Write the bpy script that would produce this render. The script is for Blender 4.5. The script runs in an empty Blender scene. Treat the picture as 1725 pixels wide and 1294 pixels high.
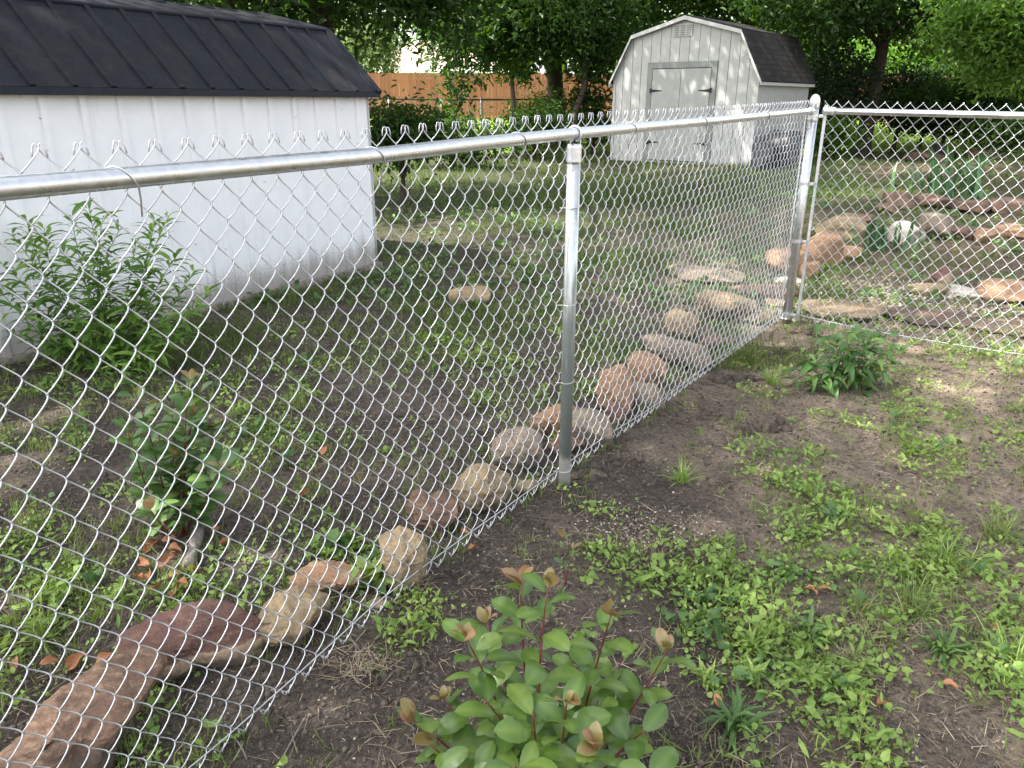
import bpy, math, numpy as np
from mathutils import Vector
PI = math.pi
rng = np.random.default_rng(11)
SC = bpy.context.scene
COL = SC.collection

# ------------------------------------------------------------------ camera maths (metres)
F, CX, CY, PITCH, H = 1290.0, 862.5, 647.0, math.radians(20.3), 1.536
cp, sp = math.cos(PITCH), math.sin(PITCH)
def ray(x, y):
    u = (x-CX)/F; v = -(y-CY)/F
    return np.array([u, cp+v*sp, -sp+v*cp])
def depth_of(P): return P[1]*cp-(P[2]-H)*sp
def at_y(px, py, Y):
    r = ray(px, py); t = Y/r[1]
    return np.array([r[0]*t, Y, H+r[2]*t])
def on_plane(px, py, Q, n):
    r = ray(px, py); t = (Q[0]*n[0]+Q[1]*n[1])/(r[0]*n[0]+r[1]*n[1])
    return np.array([r[0]*t, r[1]*t, H+r[2]*t])

# ------------------------------------------------------------------ noise
def _h(ix, iy, s):
    a = np.sin(ix*127.1+iy*311.7+s*74.7)*43758.5453
    return a-np.floor(a)
def vnoise(x, y, s=0.0):
    x = np.asarray(x, float); y = np.asarray(y, float)
    ix = np.floor(x); iy = np.floor(y); fx = x-ix; fy = y-iy
    fx = fx*fx*(3-2*fx); fy = fy*fy*(3-2*fy)
    return (_h(ix,iy,s)*(1-fx)+_h(ix+1,iy,s)*fx)*(1-fy)+(_h(ix,iy+1,s)*(1-fx)+_h(ix+1,iy+1,s)*fx)*fy
def fbm(x, y, s=0.0, o=4):
    r = 0; a = .5; t = 0
    for k in range(o):
        r = r+a*vnoise(x*2**k, y*2**k, s+k*3.1); t += a; a *= .5
    return r/t
def sstep(a, b, x):
    t = np.clip((np.asarray(x, float)-a)/(b-a), 0, 1); return t*t*(3-2*t)
def gh(x, y, fine=True):
    x = np.asarray(x, float); y = np.asarray(y, float)
    z = -.10*sstep(2.2, 1.2, y)*sstep(.1, -.6, x)
    z = z+.05*(fbm(x*.5, y*.5, 5, 2)-.5)*sstep(1.5, 4, y)
    z = z+.12*sstep(6.5, 9, y)*sstep(2.5, 4.5, x)*sstep(25, 14, y)
    z = z+.75*sstep(24, 34, y)
    z = z+.32*np.exp(-((x-10)**2/14+(y-15.8)**2/5))
    if fine:
        k = sstep(30, 8, y)
        z = z+k*(.030*(fbm(x*5, y*5, 9, 3)-.5)+.020*(fbm(x*20, y*20, 13, 2)-.5))
    return z
def G(px, py):
    z = 0.0
    for _ in range(14):
        r = ray(px, py); t = (z-H)/r[2] if r[2] < -1e-4 else 60
        t = min(t, 70)
        P = np.array([r[0]*t, r[1]*t, z]); z = .5*z+.5*float(gh(P[0], P[1]))
    return np.array([P[0], P[1], float(gh(P[0], P[1]))])

# ------------------------------------------------------------------ mesh builder
class MB:
    def __init__(s): s.v = []; s.f = []; s.r = []; s.n = 0
    def add(s, verts, faces, rnd=0.5):
        verts = np.asarray(verts, float).reshape(-1, 3)
        s.v.append(verts)
        r = np.full(len(verts), rnd) if np.isscalar(rnd) else np.asarray(rnd, float)
        s.r.append(r)
        if isinstance(faces, np.ndarray): s.f.append(faces+s.n)
        else:
            by = {}
            for f in faces: by.setdefault(len(f), []).append(f)
            for k, fl in by.items(): s.f.append(np.array(fl)+s.n)
        s.n += len(verts); return s
    def box(s, c, d, R=None, rnd=.5):
        x, y, z = np.array(d)/2
        v = np.array([[-x,-y,-z],[x,-y,-z],[x,y,-z],[-x,y,-z],[-x,-y,z],[x,-y,z],[x,y,z],[-x,y,z]])
        if R is not None: v = v@np.asarray(R).T
        return s.add(v+np.asarray(c), np.array([[0,3,2,1],[4,5,6,7],[0,1,5,4],[1,2,6,5],[2,3,7,6],[3,0,4,7]]), rnd)
    def tube(s, pts, rad, n=8, cap=True, rnd=.5):
        P = np.asarray(pts, float); m = len(P)
        rad = np.full(m, rad) if np.isscalar(rad) else np.asarray(rad, float)
        T = np.gradient(P, axis=0); T /= np.linalg.norm(T, axis=1)[:, None]+1e-12
        a = np.array([0,0,1.]) if abs(T[0][2]) < .9 else np.array([1.,0,0])
        N = np.zeros_like(P); N[0] = np.cross(T[0], a); N[0] /= np.linalg.norm(N[0])
        for i in range(1, m):
            v = N[i-1]-T[i]*(N[i-1]@T[i]); N[i] = v/(np.linalg.norm(v)+1e-12)
        B = np.cross(T, N)
        an = np.arange(n)*2*PI/n
        V = P[:,None,:]+rad[:,None,None]*(N[:,None,:]*np.cos(an)[None,:,None]+B[:,None,:]*np.sin(an)[None,:,None])
        i = np.arange(m-1)[:,None]*n; j = np.arange(n)[None,:]; j2 = (j+1) % n
        Fq = np.stack([i+j, i+j2, i+n+j2, i+n+j], -1).reshape(-1, 4)
        base = s.n
        s.add(V.reshape(-1, 3), Fq, rnd)
        if cap:
            s.f.append(np.array([list(range(n-1, -1, -1))])+base)
            s.f.append(np.array([list(range(n))])+base+(m-1)*n)
        return s
    def lathe(s, prof, c, n=20, rnd=.5):
        prof = np.asarray(prof, float); m = len(prof); an = np.arange(n)*2*PI/n
        V = np.stack([prof[:,0][:,None]*np.cos(an), prof[:,0][:,None]*np.sin(an), np.repeat(prof[:,1][:,None], n, 1)], -1)+np.asarray(c)
        i = np.arange(m-1)[:,None]*n; j = np.arange(n)[None,:]; j2 = (j+1) % n
        base = s.n
        s.add(V.reshape(-1,3), np.stack([i+j, i+j2, i+n+j2, i+n+j], -1).reshape(-1,4), rnd)
        s.f.append(np.array([list(range(n-1,-1,-1))])+base); s.f.append(np.array([list(range(n))])+base+(m-1)*n)
        return s
    def prism(s, poly, a, b, rnd=.5):
        """poly: list of 3-D points (planar); extruded by vector b after offset a"""
        P = np.asarray(poly, float)+np.asarray(a); n = len(P); Q = P+np.asarray(b)
        fs = [tuple(range(n)), tuple(range(2*n-1, n-1, -1))]+[(i, i+n, (i+1) % n+n, (i+1) % n) for i in range(n)]
        return s.add(np.vstack([P, Q]), fs, rnd)
    def inst(s, tpl, pos, d, up, sc, rnd, ofs=None):
        """copies of template (verts along +Y, width X, normal Z) with axis d and normal ~up"""
        tv, tf = tpl; N = len(pos)
        d = d/(np.linalg.norm(d, axis=1)[:,None]+1e-9)
        x = np.cross(d, up); x /= np.linalg.norm(x, axis=1)[:,None]+1e-9
        z = np.cross(x, d)
        sc = np.asarray(sc, float)
        if sc.ndim == 1: sc = np.stack([sc, sc, sc], 1)
        L = tv[None]*sc[:,None,:]
        V = pos[:,None,:]+L[...,0:1]*x[:,None,:]+L[...,1:2]*d[:,None,:]+L[...,2:3]*z[:,None,:]
        k = len(tv)
        Fq = (tf[None]+(np.arange(N)*k)[:,None,None]).reshape(-1, tf.shape[1])
        rr_ = np.repeat(rnd, k)
        if len(tv) == 55 and tpl is T_PH:
            o_ = np.zeros((11,5)); o_[:,2] = .38; o_[::2,1] = .07; o_[::2,3] = .07; o_[1:-1,0] = -.06; o_[1:-1,4] = -.06; rr_ = rr_*.75+np.tile(o_.ravel(), N)
        return s.add(V.reshape(-1,3), Fq, rr_)
    def build(s, name, mat, parent=None, loc=None, smooth=False, rz=0.0):
        me = bpy.data.meshes.new(name)
        V = np.vstack(s.v)
        O = np.zeros(3) if loc is None else np.asarray(loc, float)
        if parent is not None and loc is None: O = parent['_o'] if '_o' in parent else np.zeros(3)
        O = np.array(list(O), float)
        V = V-O
        me.vertices.add(len(V)); me.vertices.foreach_set('co', V.astype(np.float32).ravel())
        tot = np.concatenate([np.full(len(f), f.shape[1]) for f in s.f])
        idx = np.concatenate([f.ravel() for f in s.f])
        me.loops.add(len(idx)); me.loops.foreach_set('vertex_index', idx.astype(np.int32))
        me.polygons.add(len(tot)); st = np.concatenate([[0], np.cumsum(tot)[:-1]])
        me.polygons.foreach_set('loop_start', st.astype(np.int32))
        me.polygons.foreach_set('loop_total', tot.astype(np.int32))
        me.polygons.foreach_set('use_smooth', np.full(len(tot), bool(smooth)))
        me.update(calc_edges=True)
        at = me.attributes.new('rnd', 'FLOAT', 'POINT'); at.data.foreach_set('value', np.concatenate(s.r).astype(np.float32))
        me.materials.append(mat)
        o = bpy.data.objects.new(name, me); COL.objects.link(o)
        if parent is not None:
            o.parent = parent
            if loc is not None: o.location = np.asarray(loc)-np.array(list(parent['_o']))
        else: o.location = O
        o['_o'] = [float(q) for q in O]
        return o
def tag(o, label=None, cat=None, group=None, kind=None):
    if label: o['label'] = label
    if cat: o['category'] = cat
    if group: o['group'] = group
    if kind: o['kind'] = kind
    return o
def empty(name, loc, label, cat, group=None):
    o = bpy.data.objects.new(name, None); COL.objects.link(o); o.empty_display_size = .1
    o.location = loc; o['_o'] = [float(q) for q in loc]
    return tag(o, label, cat, group)

# ------------------------------------------------------------------ materials
class NT:
    def __init__(s, name):
        s.m = bpy.data.materials.new(name); s.m.use_nodes = True
        s.t = s.m.node_tree; s.t.nodes.clear()
        s.out = s.n('ShaderNodeOutputMaterial')
    def n(s, ty, **kw):
        nd = s.t.nodes.new(ty)
        for k, v in kw.items():
            if k.startswith('_'): setattr(nd, k[1:], v)
            else:
                key = int(k[1:]) if k[0] == 'i' and k[1:].isdigit() else k.replace('__', ' ')
                if isinstance(v, bpy.types.NodeSocket): s.t.links.new(v, nd.inputs[key])
                else: nd.inputs[key].default_value = v
        return nd
    def l(s, a, b): s.t.links.new(a, b)
    def pos(s): return s.n('ShaderNodeNewGeometry').outputs['Position']
    def obj(s): return s.n('ShaderNodeTexCoord').outputs['Object']
    def noise(s, vec, scale, detail=4, rough=.6, dist=0):
        return s.n('ShaderNodeTexNoise', Vector=vec, Scale=scale, Detail=detail, Roughness=rough, Distortion=dist).outputs[0]
    def ramp(s, fac, stops):
        r = s.n('ShaderNodeValToRGB'); e = r.color_ramp.elements
        while len(e) < len(stops): e.new(.5)
        for el, (p, c) in zip(e, stops):
            el.position = p; el.color = (c, c, c, 1) if np.isscalar(c) else (*c, 1)
        s.l(fac, r.inputs[0]); return r.outputs[0]
    def mix(s, f, a, b, mode='MIX'):
        m = s.n('ShaderNodeMix', _data_type='RGBA', _blend_type=mode)
        for k, v in ((0, f), (6, a), (7, b)):
            if isinstance(v, bpy.types.NodeSocket): s.l(v, m.inputs[k])
            else: m.inputs[k].default_value = v if k == 0 else (*v, 1)
        return m.outputs[2]
    def bump(s, h, st=.5, d=.01):
        return s.n('ShaderNodeBump', Strength=st, Distance=d, Height=h).outputs[0]
    def attr(s, nm='rnd'): return s.n('ShaderNodeAttribute', _attribute_name=nm).outputs['Fac']
    def math(s, op, a, b=None, c=None):
        m = s.n('ShaderNodeMath', _operation=op)
        for k, v in enumerate((a, b, c)):
            if v is None: continue
            if isinstance(v, bpy.types.NodeSocket): s.l(v, m.inputs[k])
            else: m.inputs[k].default_value = v
        return m.outputs[0]
    def sep(s, v): return s.n('ShaderNodeSeparateXYZ', Vector=v).outputs
    def done(s, col=None, rough=.7, metal=0.0, nrm=None, spec=.5, trans=None):
        p = s.n('ShaderNodeBsdfPrincipled')
        for k, v in (('Base Color', col), ('Roughness', rough), ('Metallic', metal), ('Specular IOR Level', spec), ('Normal', nrm)):
            if v is None: continue
            if isinstance(v, bpy.types.NodeSocket): s.l(v, p.inputs[k])
            else: p.inputs[k].default_value = (*v, 1) if k == 'Base Color' else v
        sh = p.outputs[0]
        if trans:
            tr = s.n('ShaderNodeBsdfTranslucent')
            c2 = s.mix(1.0, col, trans[1], 'MULTIPLY'); s.l(c2, tr.inputs[0])
            mx = s.n('ShaderNodeMixShader', i0=trans[0]); s.l(sh, mx.inputs[1]); s.l(tr.outputs[0], mx.inputs[2]); sh = mx.outputs[0]
        s.l(sh, s.out.inputs[0]); return s.m

def leafmat(name, stops, rough=.45, tr=.35, trc=(1.6, 1.5, .6), spec=.4):
    t = NT(name); r = t.attr()
    n = t.noise(t.pos(), 26, 3)
    f = t.math('ADD', t.math('MULTIPLY', n, .3), t.math('MULTIPLY', r, .85)); f = t.math('SUBTRACT', f, .07)
    return t.done(t.ramp(f, stops), rough, 0, None, spec, (tr, trc))
M = {}
M['weed'] = leafmat('weed_leaf', [(0, (.095,.165,.04)), (.45, (.175,.275,.06)), (.8, (.26,.365,.09)), (1, (.40,.45,.16))], .5, .3)
M['weed_dark'] = leafmat('weed_leaf_dark', [(0, (.05,.105,.035)), (.5, (.085,.165,.05)), (1, (.14,.24,.07))], .5, .3)
M['blade'] = leafmat('grass_blade', [(0, (.08,.13,.035)), (.5, (.15,.225,.055)), (.8, (.24,.28,.09)), (1, (.42,.36,.20))], .55, .3)
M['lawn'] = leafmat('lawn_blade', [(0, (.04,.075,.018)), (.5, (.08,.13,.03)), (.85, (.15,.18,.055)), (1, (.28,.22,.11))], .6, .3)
M['straw'] = leafmat('dry_straw', [(0, (.13,.09,.06)), (.5, (.26,.20,.13)), (1, (.48,.40,.28))], .8, .1, (1,1,1))
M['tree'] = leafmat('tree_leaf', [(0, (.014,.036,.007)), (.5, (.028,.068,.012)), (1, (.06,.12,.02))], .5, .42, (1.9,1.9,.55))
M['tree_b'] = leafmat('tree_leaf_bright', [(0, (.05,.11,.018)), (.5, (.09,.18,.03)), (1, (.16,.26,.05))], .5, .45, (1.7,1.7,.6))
M['tree_d'] = leafmat('evergreen_leaf', [(0, (.010,.026,.008)), (.6, (.018,.045,.012)), (1, (.035,.075,.018))], .6, .1)
M['tree_g'] = leafmat('grey_green_leaf', [(0, (.08,.12,.06)), (.5, (.13,.19,.09)), (1, (.22,.28,.14))], .6, .35)
M['photinia'] = leafmat('photinia_leaf', [(0, (.06,.115,.025)), (.5, (.11,.19,.035)), (1, (.19,.265,.06))], .28, .22, (1.3,1.5,.5), .55)
M['photinia_d'] = leafmat('photinia_leaf_dark', [(0, (.05,.11,.03)), (.6, (.085,.165,.04)), (1, (.19,.24,.06))], .42, .2, (1.3,1.5,.5), .55)
M['young'] = leafmat('young_leaf', [(0, (.30,.12,.075)), (.3, (.30,.19,.10)), (.6, (.22,.21,.07)), (1, (.33,.17,.10))], .3, .25, (1.2,1,.8), .5)
M['willow'] = leafmat('willow_leaf', [(0, (.06,.14,.025)), (.5, (.115,.225,.04)), (1, (.22,.34,.07))], .45, .35, (1.5,1.5,.5))
M['droop'] = leafmat('droop_leaf', [(0, (.045,.11,.03)), (.5, (.08,.17,.045)), (1, (.17,.25,.07))], .42, .25, (1.4,1.5,.5))
M['iris'] = leafmat('sword_leaf', [(0, (.035,.09,.04)), (.5, (.06,.14,.06)), (1, (.10,.19,.08))], .45, .2)
M['deadleaf'] = leafmat('dead_leaf', [(0, (.17,.07,.035)), (.5, (.34,.14,.06)), (1, (.50,.24,.12))], .6, .15, (1.2,1,.8))

def galv(name, base, metal, r0, r1, scale=60, dirt=None):
    t = NT(name); p = t.obj()
    n = t.noise(p, scale, 3); v = t.n('ShaderNodeTexVoronoi', Vector=p, Scale=scale*1.6).outputs['Distance']
    c = t.ramp(n, [(.3, tuple(b*.82 for b in base)), (.7, base)])
    rr = t.ramp(t.noise(p, scale*.4, 4), [(.35, r0), (.65, r1)])
    st = None
    if dirt:
        z = t.sep(t.pos())[2]
        m = t.n('ShaderNodeMapping', Vector=t.pos(), Scale=(1, 1, .06)).outputs[0]
        sm = t.noise(m, 55, 3)
        k = t.math('MULTIPLY', t.math('ADD', t.math('MULTIPLY', sm, 1.0), t.n('ShaderNodeMapRange', Value=z, i1=.2, i2=1.5, i3=.25, i4=-.20).outputs[0]), 1.0)
        kk = t.ramp(k, [(.42, 0.0), (.62, 1.0)])
        c = t.mix(kk, c, (.20,.22,.205))
        rr = t.mix(kk, rr, (.55,.55,.55))
        z2 = t.math('ADD', z, t.math('MULTIPLY', t.noise(t.pos(), 30, 3), .05))
        k2 = t.math('MULTIPLY', t.ramp(z2, [(.0, 0.0), (.035, 0.0), (.06, 1.0), (1, 1.0)]), t.n('ShaderNodeMapRange', Value=z2, i1=.155, i2=.185, i3=1, i4=0).outputs[0])
        c = t.mix(k2, c, (.48,.465,.445)); rr = t.mix(k2, rr, (.9,.9,.9))
        kd = t.math('MAXIMUM', k2, t.math('MULTIPLY', kk, .6))
        mt = t.math('MULTIPLY', t.math('SUBTRACT', 1.0, kd), metal)
        return t.done(c, rr, mt, t.bump(n, .15, .002))
    return t.done(c, rr, metal, t.bump(n, .12, .002))
M['rail'] = galv('galvanised_rail', (.66,.67,.68), .92, .24, .40)
M['post'] = galv('galvanised_line_post', (.62,.64,.62), .9, .25, .42, 60, True)
M['cpost'] = galv('galvanised_corner_post', (.66,.67,.69), .9, .25, .42)
M['fitting'] = galv('galvanised_fitting', (.74,.75,.77), .85, .3, .45)
M['wire'] = galv('galvanised_wire', (.64,.65,.67), .72, .30, .42, 40)
M['wireR'] = M['wire']

def rockmat(name, c1, c2, c3, layer=0.0):
    t = NT(name); p = t.obj()
    m = t.n('ShaderNodeMapping', Vector=p, Scale=(1, 3.2 if layer else 1, 3.5), Rotation=(.25,.15,.3 if layer else 0)).outputs[0]
    n1 = t.noise(p, 7, 6, .65, .6); n2 = t.noise(m, 13, 5, .6, .8); n3 = t.noise(p, 75, 5, .7)
    c = t.mix(t.ramp(n1, [(.36, 0), (.62, 1.0)]), c1, c2)
    c = t.mix(t.ramp(n2, [(.50, 0), (.66, .85)]), c, c3)
    c = t.mix(t.ramp(n3, [(.32, .55), (.50, 0)]), c, (.06,.048,.04))
    g = t.noise(p, 260, 2)
    c = t.mix(t.ramp(g, [(.60, 0), (.72, .35)]), c, (.5,.43,.34))
    c = t.mix(t.ramp(t.noise(p, 16, 4, .7), [(.62, 0), (.7, .6)]), c, tuple(min(1, 1.7*k_) for k_ in c3))
    if name == 'red_sandstone':
        q_ = t.sep(p); e_ = t.math('SUBTRACT', t.math('MULTIPLY', q_[0], .55), t.math('ADD', q_[1], t.math('MULTIPLY', q_[2], .8)))
        e_ = t.math('ADD', e_, t.math('MULTIPLY', t.math('SUBTRACT', n1, .5), .10))
        c = t.mix(t.n('ShaderNodeMapRange', Value=e_, i1=.050, i2=.060, i3=0, i4=.9).outputs[0], c, t.mix(n3, (.26,.185,.12), (.44,.33,.22)))
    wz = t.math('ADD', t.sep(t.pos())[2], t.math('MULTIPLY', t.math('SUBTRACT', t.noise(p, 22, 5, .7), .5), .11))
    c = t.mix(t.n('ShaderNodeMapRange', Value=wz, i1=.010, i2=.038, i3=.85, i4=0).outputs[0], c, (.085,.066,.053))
    c = t.mix(t.ramp(t.noise(p, 5, 5, .75), [(.52, 0), (.68, .55)]), c, tuple(.55*k_ for k_ in c2))
    h = t.math('ADD', t.math('ADD', t.math('MULTIPLY', n2, 1.5 if layer else .9), t.math('MULTIPLY', n3, .35)), t.math('MULTIPLY', n1, .6))
    return t.done(c, .88, 0, t.bump(h, .6, .010), .25)
M['r_red'] = rockmat('red_sandstone', (.135,.068,.055), (.095,.055,.047), (.19,.11,.08))
M['r_brown'] = rockmat('brown_sandstone', (.175,.105,.072), (.11,.072,.055), (.25,.155,.10), 1)
M['r_layer'] = rockmat('layered_brown_sandstone', (.225,.135,.09), (.13,.08,.058), (.30,.20,.13), 1)
M['r_tan'] = rockmat('tan_sandstone', (.31,.235,.14), (.20,.155,.105), (.40,.27,.13))
M['r_orange'] = rockmat('orange_sandstone', (.35,.20,.115), (.24,.15,.095), (.42,.31,.19))
M['r_grey'] = rockmat('grey_sandstone', (.255,.205,.155), (.165,.135,.11), (.34,.24,.145))
M['r_pale'] = rockmat('pale_limestone', (.50,.46,.41), (.42,.38,.33), (.36,.31,.25))

t = NT('soil'); p = t.pos(); xyz = t.sep(p)
n1 = t.noise(p, 1.3, 5, .6); n2 = t.noise(p, 9, 6, .7); n3 = t.noise(p, 55, 6, .75); n4 = t.noise(p, 230, 3, .7)
c = t.mix(t.ramp(n2, [(.35, 0), (.7, 1.0)]), (.058,.048,.042), (.098,.080,.067))
c = t.mix(t.ramp(n1, [(.47, 0), (.64, .75)]), c, (.17,.138,.11))
xr = t.n('ShaderNodeMapRange', Value=t.math('ADD', xyz[0], t.math('MULTIPLY', t.math('SUBTRACT', n1, .5), 1.6)), i1=.5, i2=1.9, i3=0, i4=1.0).outputs[0]
c = t.mix(t.math('MULTIPLY', xr, t.ramp(n2, [(.35, .35), (.65, 1.0)])), c, (.34,.265,.195))
xb = t.math('MULTIPLY', t.n('ShaderNodeMapRange', Value=xyz[0], i1=2.0, i2=3.0, i3=0, i4=1).outputs[0], t.n('ShaderNodeMapRange', Value=xyz[1], i1=5.0, i2=5.6, i3=0, i4=.7).outputs[0])
c = t.mix(t.math('MULTIPLY', xb, t.ramp(n2, [(.35, .3), (.6, 1.0)])), c, (.24,.17,.115))
c = t.mix(t.ramp(n3, [(.34, .85), (.52, 0)]), c, (.024,.019,.016))
c = t.mix(t.ramp(n3, [(.57, 0), (.70, .75)]), c, (.25,.20,.15))
c = t.mix(t.ramp(n4, [(.62, 0), (.70, .85)]), c, (.42,.37,.30))
dy = t.n('ShaderNodeMapRange', Value=xyz[1], i1=6.5, i2=13, i3=0, i4=1).outputs[0]
ng = t.ramp(t.noise(p, .8, 5, .65), [(.35, .35), (.6, 1.0)])
c = t.mix(t.math('MULTIPLY', dy, .8), c, (.042,.036,.024))
c = t.mix(t.math('MULTIPLY', dy, t.math('MULTIPLY', ng, .8)), c, (.048,.064,.022))
rb = t.math('MULTIPLY', t.n('ShaderNodeMapRange', Value=t.math('SUBTRACT', xyz[0], t.math('MULTIPLY', xyz[1], .38)), i1=0.0, i2=1.5, i3=0, i4=1).outputs[0], t.n('ShaderNodeMapRange', Value=xyz[1], i1=5.5, i2=7, i3=0, i4=.8).outputs[0])
c = t.mix(t.math('MULTIPLY', rb, t.ramp(n2, [(.3, .4), (.6, 1.0)])), c, (.095,.064,.046))
dz = t.n('ShaderNodeMapRange', Value=xyz[1], i1=23, i2=27, i3=0, i4=1).outputs[0]
c = t.mix(dz, c, t.mix(n2, (.16,.25,.04), (.24,.33,.07)))
hb = t.math('ADD', t.math('MULTIPLY', n3, .7), t.math('MULTIPLY', n4, .3))
M['soil'] = t.done(c, .95, 0, t.bump(hb, 1.0, .02), .15)
t = NT('soil_clod'); c = t.ramp(t.attr(), [(0, (.055,.044,.036)), (.6, (.12,.098,.08)), (.82, (.20,.16,.125)), (.93, (.38,.33,.27)), (1, (.55,.50,.43))])
M['clod'] = t.done(c, .95, 0, None, .15)
t = NT('ash_dust'); n = t.noise(t.pos(), 40, 5); M['dust'] = t.done(t.ramp(n, [(.3, (.10,.085,.075)), (.6, (.30,.28,.26))]), .95, 0, t.bump(n, .6, .01), .1)

def bark(name, a, b):
    t = NT(name); p = t.n('ShaderNodeMapping', Vector=t.pos(), Scale=(1,1,.18)).outputs[0]
    n = t.noise(p, 22, 6, .7, .5)
    return t.done(t.ramp(n, [(.3, a), (.7, b)]), .9, 0, t.bump(n, 1.0, .04), .2)
M['bark'] = bark('bark', (.035,.026,.020), (.11,.085,.065))
M['bark_l'] = bark('pale_bark', (.09,.075,.06), (.22,.18,.145))
t = NT('red_stem'); M['redstem'] = t.done(t.ramp(t.noise(t.obj(), 30, 2), [(.3, (.085,.018,.020)), (.7, (.17,.04,.03))]), .45)
t = NT('green_stem'); M['greenstem'] = t.done(t.ramp(t.noise(t.obj(), 20, 2), [(.3, (.08,.14,.04)), (.7, (.15,.16,.06))]), .6)
t = NT('stick_wood'); n = t.noise(t.n('ShaderNodeMapping', Vector=t.obj(), Scale=(1,1,1)).outputs[0], 60, 5); M['stick'] = t.done(t.ramp(n, [(.3, (.10,.085,.075)), (.7, (.26,.225,.20))]), .9, 0, t.bump(n, .8, .006))

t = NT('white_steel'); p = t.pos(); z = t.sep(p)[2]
nn = t.noise(p, 6, 5, .7); st = t.noise(t.n('ShaderNodeMapping', Vector=p, Scale=(1,1,.08)).outputs[0], 9, 5, .7)
sp2 = t.noise(p, 130, 4, .8)
c = t.ramp(nn, [(.3, (.80,.80,.81)), (.7, (.86,.86,.865))])
c = t.mix(t.ramp(st, [(.56, 0), (.74, .35)]), c, (.52,.50,.48))
low = t.n('ShaderNodeMapRange', Value=z, i1=.03, i2=.50, i3=.40, i4=-.10).outputs[0]
k = t.ramp(t.math('ADD', t.math('ADD', t.math('MULTIPLY', sp2, .62), t.math('MULTIPLY', st, .3)), low), [(.56, 0), (.74, .85)])
c = t.mix(k, c, (.27,.235,.20))
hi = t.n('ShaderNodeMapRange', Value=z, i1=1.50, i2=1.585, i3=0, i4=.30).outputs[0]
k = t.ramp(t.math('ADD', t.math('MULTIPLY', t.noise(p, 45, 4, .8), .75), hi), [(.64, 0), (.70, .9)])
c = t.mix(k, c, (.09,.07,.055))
c = t.mix(t.ramp(t.noise(p, 16, 3, .5), [(.72, 0), (.76, .7)]), c, (.16,.13,.11))
M['white_steel'] = t.done(c, .42, 0, t.bump(t.noise(p, 2.5, 2), .25, .05), .4)
t = NT('black_steel'); p = t.pos(); n = t.noise(p, 3.2, 6, .7, .7); n2 = t.noise(p, 40, 4, .7)
st = t.noise(t.n('ShaderNodeMapping', Vector=p, Scale=(1,1,.3)).outputs[0], 8, 6, .75, .4)
c = t.ramp(n2, [(.3, (.008,.009,.013)), (.7, (.018,.020,.027))])
c = t.mix(t.ramp(n, [(.52, 0), (.76, .45)]), c, (.055,.043,.034))
c = t.mix(t.ramp(st, [(.55, 0), (.75, .45)]), c, (.05,.045,.042))
M['black_steel'] = t.done(c, t.ramp(n, [(.3, .5), (.7, .7)]), 0, t.bump(t.noise(p, 4, 2), .2, .03), .22)
t = NT('black_trim'); M['black_trim'] = t.done(t.ramp(t.noise(t.pos(), 12, 3), [(.3, (.006,.008,.014)), (.7, (.014,.017,.026))]), .5, 0, None, .25)
t = NT('sill_wood'); n = t.noise(t.pos(), 25, 5); M['sill'] = t.done(t.ramp(n, [(.3, (.10,.07,.05)), (.7, (.38,.34,.29))]), .85)

t = NT('barn_siding'); p = t.pos(); n = t.noise(p, 5, 5); M['siding'] = t.done(t.ramp(n, [(.3, (.40,.40,.38)), (.7, (.47,.47,.45))]), .7, 0, t.bump(t.noise(p, 40, 3), .3, .004), .3)
t = NT('barn_groove'); M['groove'] = t.done((.07,.065,.06), .9)
t = NT('grey_trim'); n = t.noise(t.pos(), 9, 4); M['gtrim'] = t.done(t.ramp(n, [(.3, (.19,.20,.19)), (.7, (.24,.25,.235))]), .7)
t = NT('door_paint'); n = t.noise(t.pos(), 6, 4); M['door'] = t.done(t.ramp(n, [(.3, (.31,.32,.30)), (.7, (.36,.37,.35))]), .65)
t = NT('black_iron'); M['iron'] = t.done((.012,.012,.014), .5, .3)
t = NT('shingle'); p = t.obj(); b = t.n('ShaderNodeTexBrick', Vector=p, Scale=1.0, Mortar__Size=.012, Brick__Width=.32, Row__Height=.14, _offset=.5)
b.inputs['Color1'].default_value = (.018,.017,.017,1); b.inputs['Color2'].default_value = (.038,.035,.033,1); b.inputs['Mortar'].default_value = (.012,.012,.012,1)
g = t.noise(p, 120, 3); M['shingle'] = t.done(t.mix(t.ramp(g, [(.4, 0), (.7, .4)]), b.outputs[0], (.11,.10,.095)), .95, 0, t.bump(t.math('ADD', b.outputs[1], g), .4, .01), .1)

t = NT('cedar_picket'); p = t.obj(); xs = t.sep(p)[0]
pid = t.math('FLOOR', t.math('DIVIDE', xs, .145))
wn = t.n('ShaderNodeTexWhiteNoise', _noise_dimensions='1D', W=pid).outputs['Value']
n = t.noise(t.n('ShaderNodeMapping', Vector=p, Scale=(1,1,.1)).outputs[0], 14, 4)
c = t.mix(wn, (.16,.056,.020), (.24,.09,.032)); c = t.mix(t.ramp(n, [(.4, 0), (.75, .6)]), c, (.17,.08,.045))
M['cedar'] = t.done(c, .75)
t = NT('brick_wall'); b = t.n('ShaderNodeTexBrick', Vector=t.obj(), Scale=4.5); b.inputs['Color1'].default_value = (.34,.26,.21,1); b.inputs['Color2'].default_value = (.28,.21,.17,1); b.inputs['Mortar'].default_value = (.36,.32,.28,1)
M['hbrick'] = t.done(b.outputs[0], .85)
t = NT('house_roof'); n = t.noise(t.pos(), 6, 5); M['hroof'] = t.done(t.ramp(n, [(.3, (.30,.215,.185)), (.7, (.38,.29,.25))]), .9)
t = NT('white_paint'); M['white'] = t.done(t.ramp(t.noise(t.pos(), 5, 3), [(.3, (.70,.70,.69)), (.7, (.80,.80,.79))]), .6)
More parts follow.
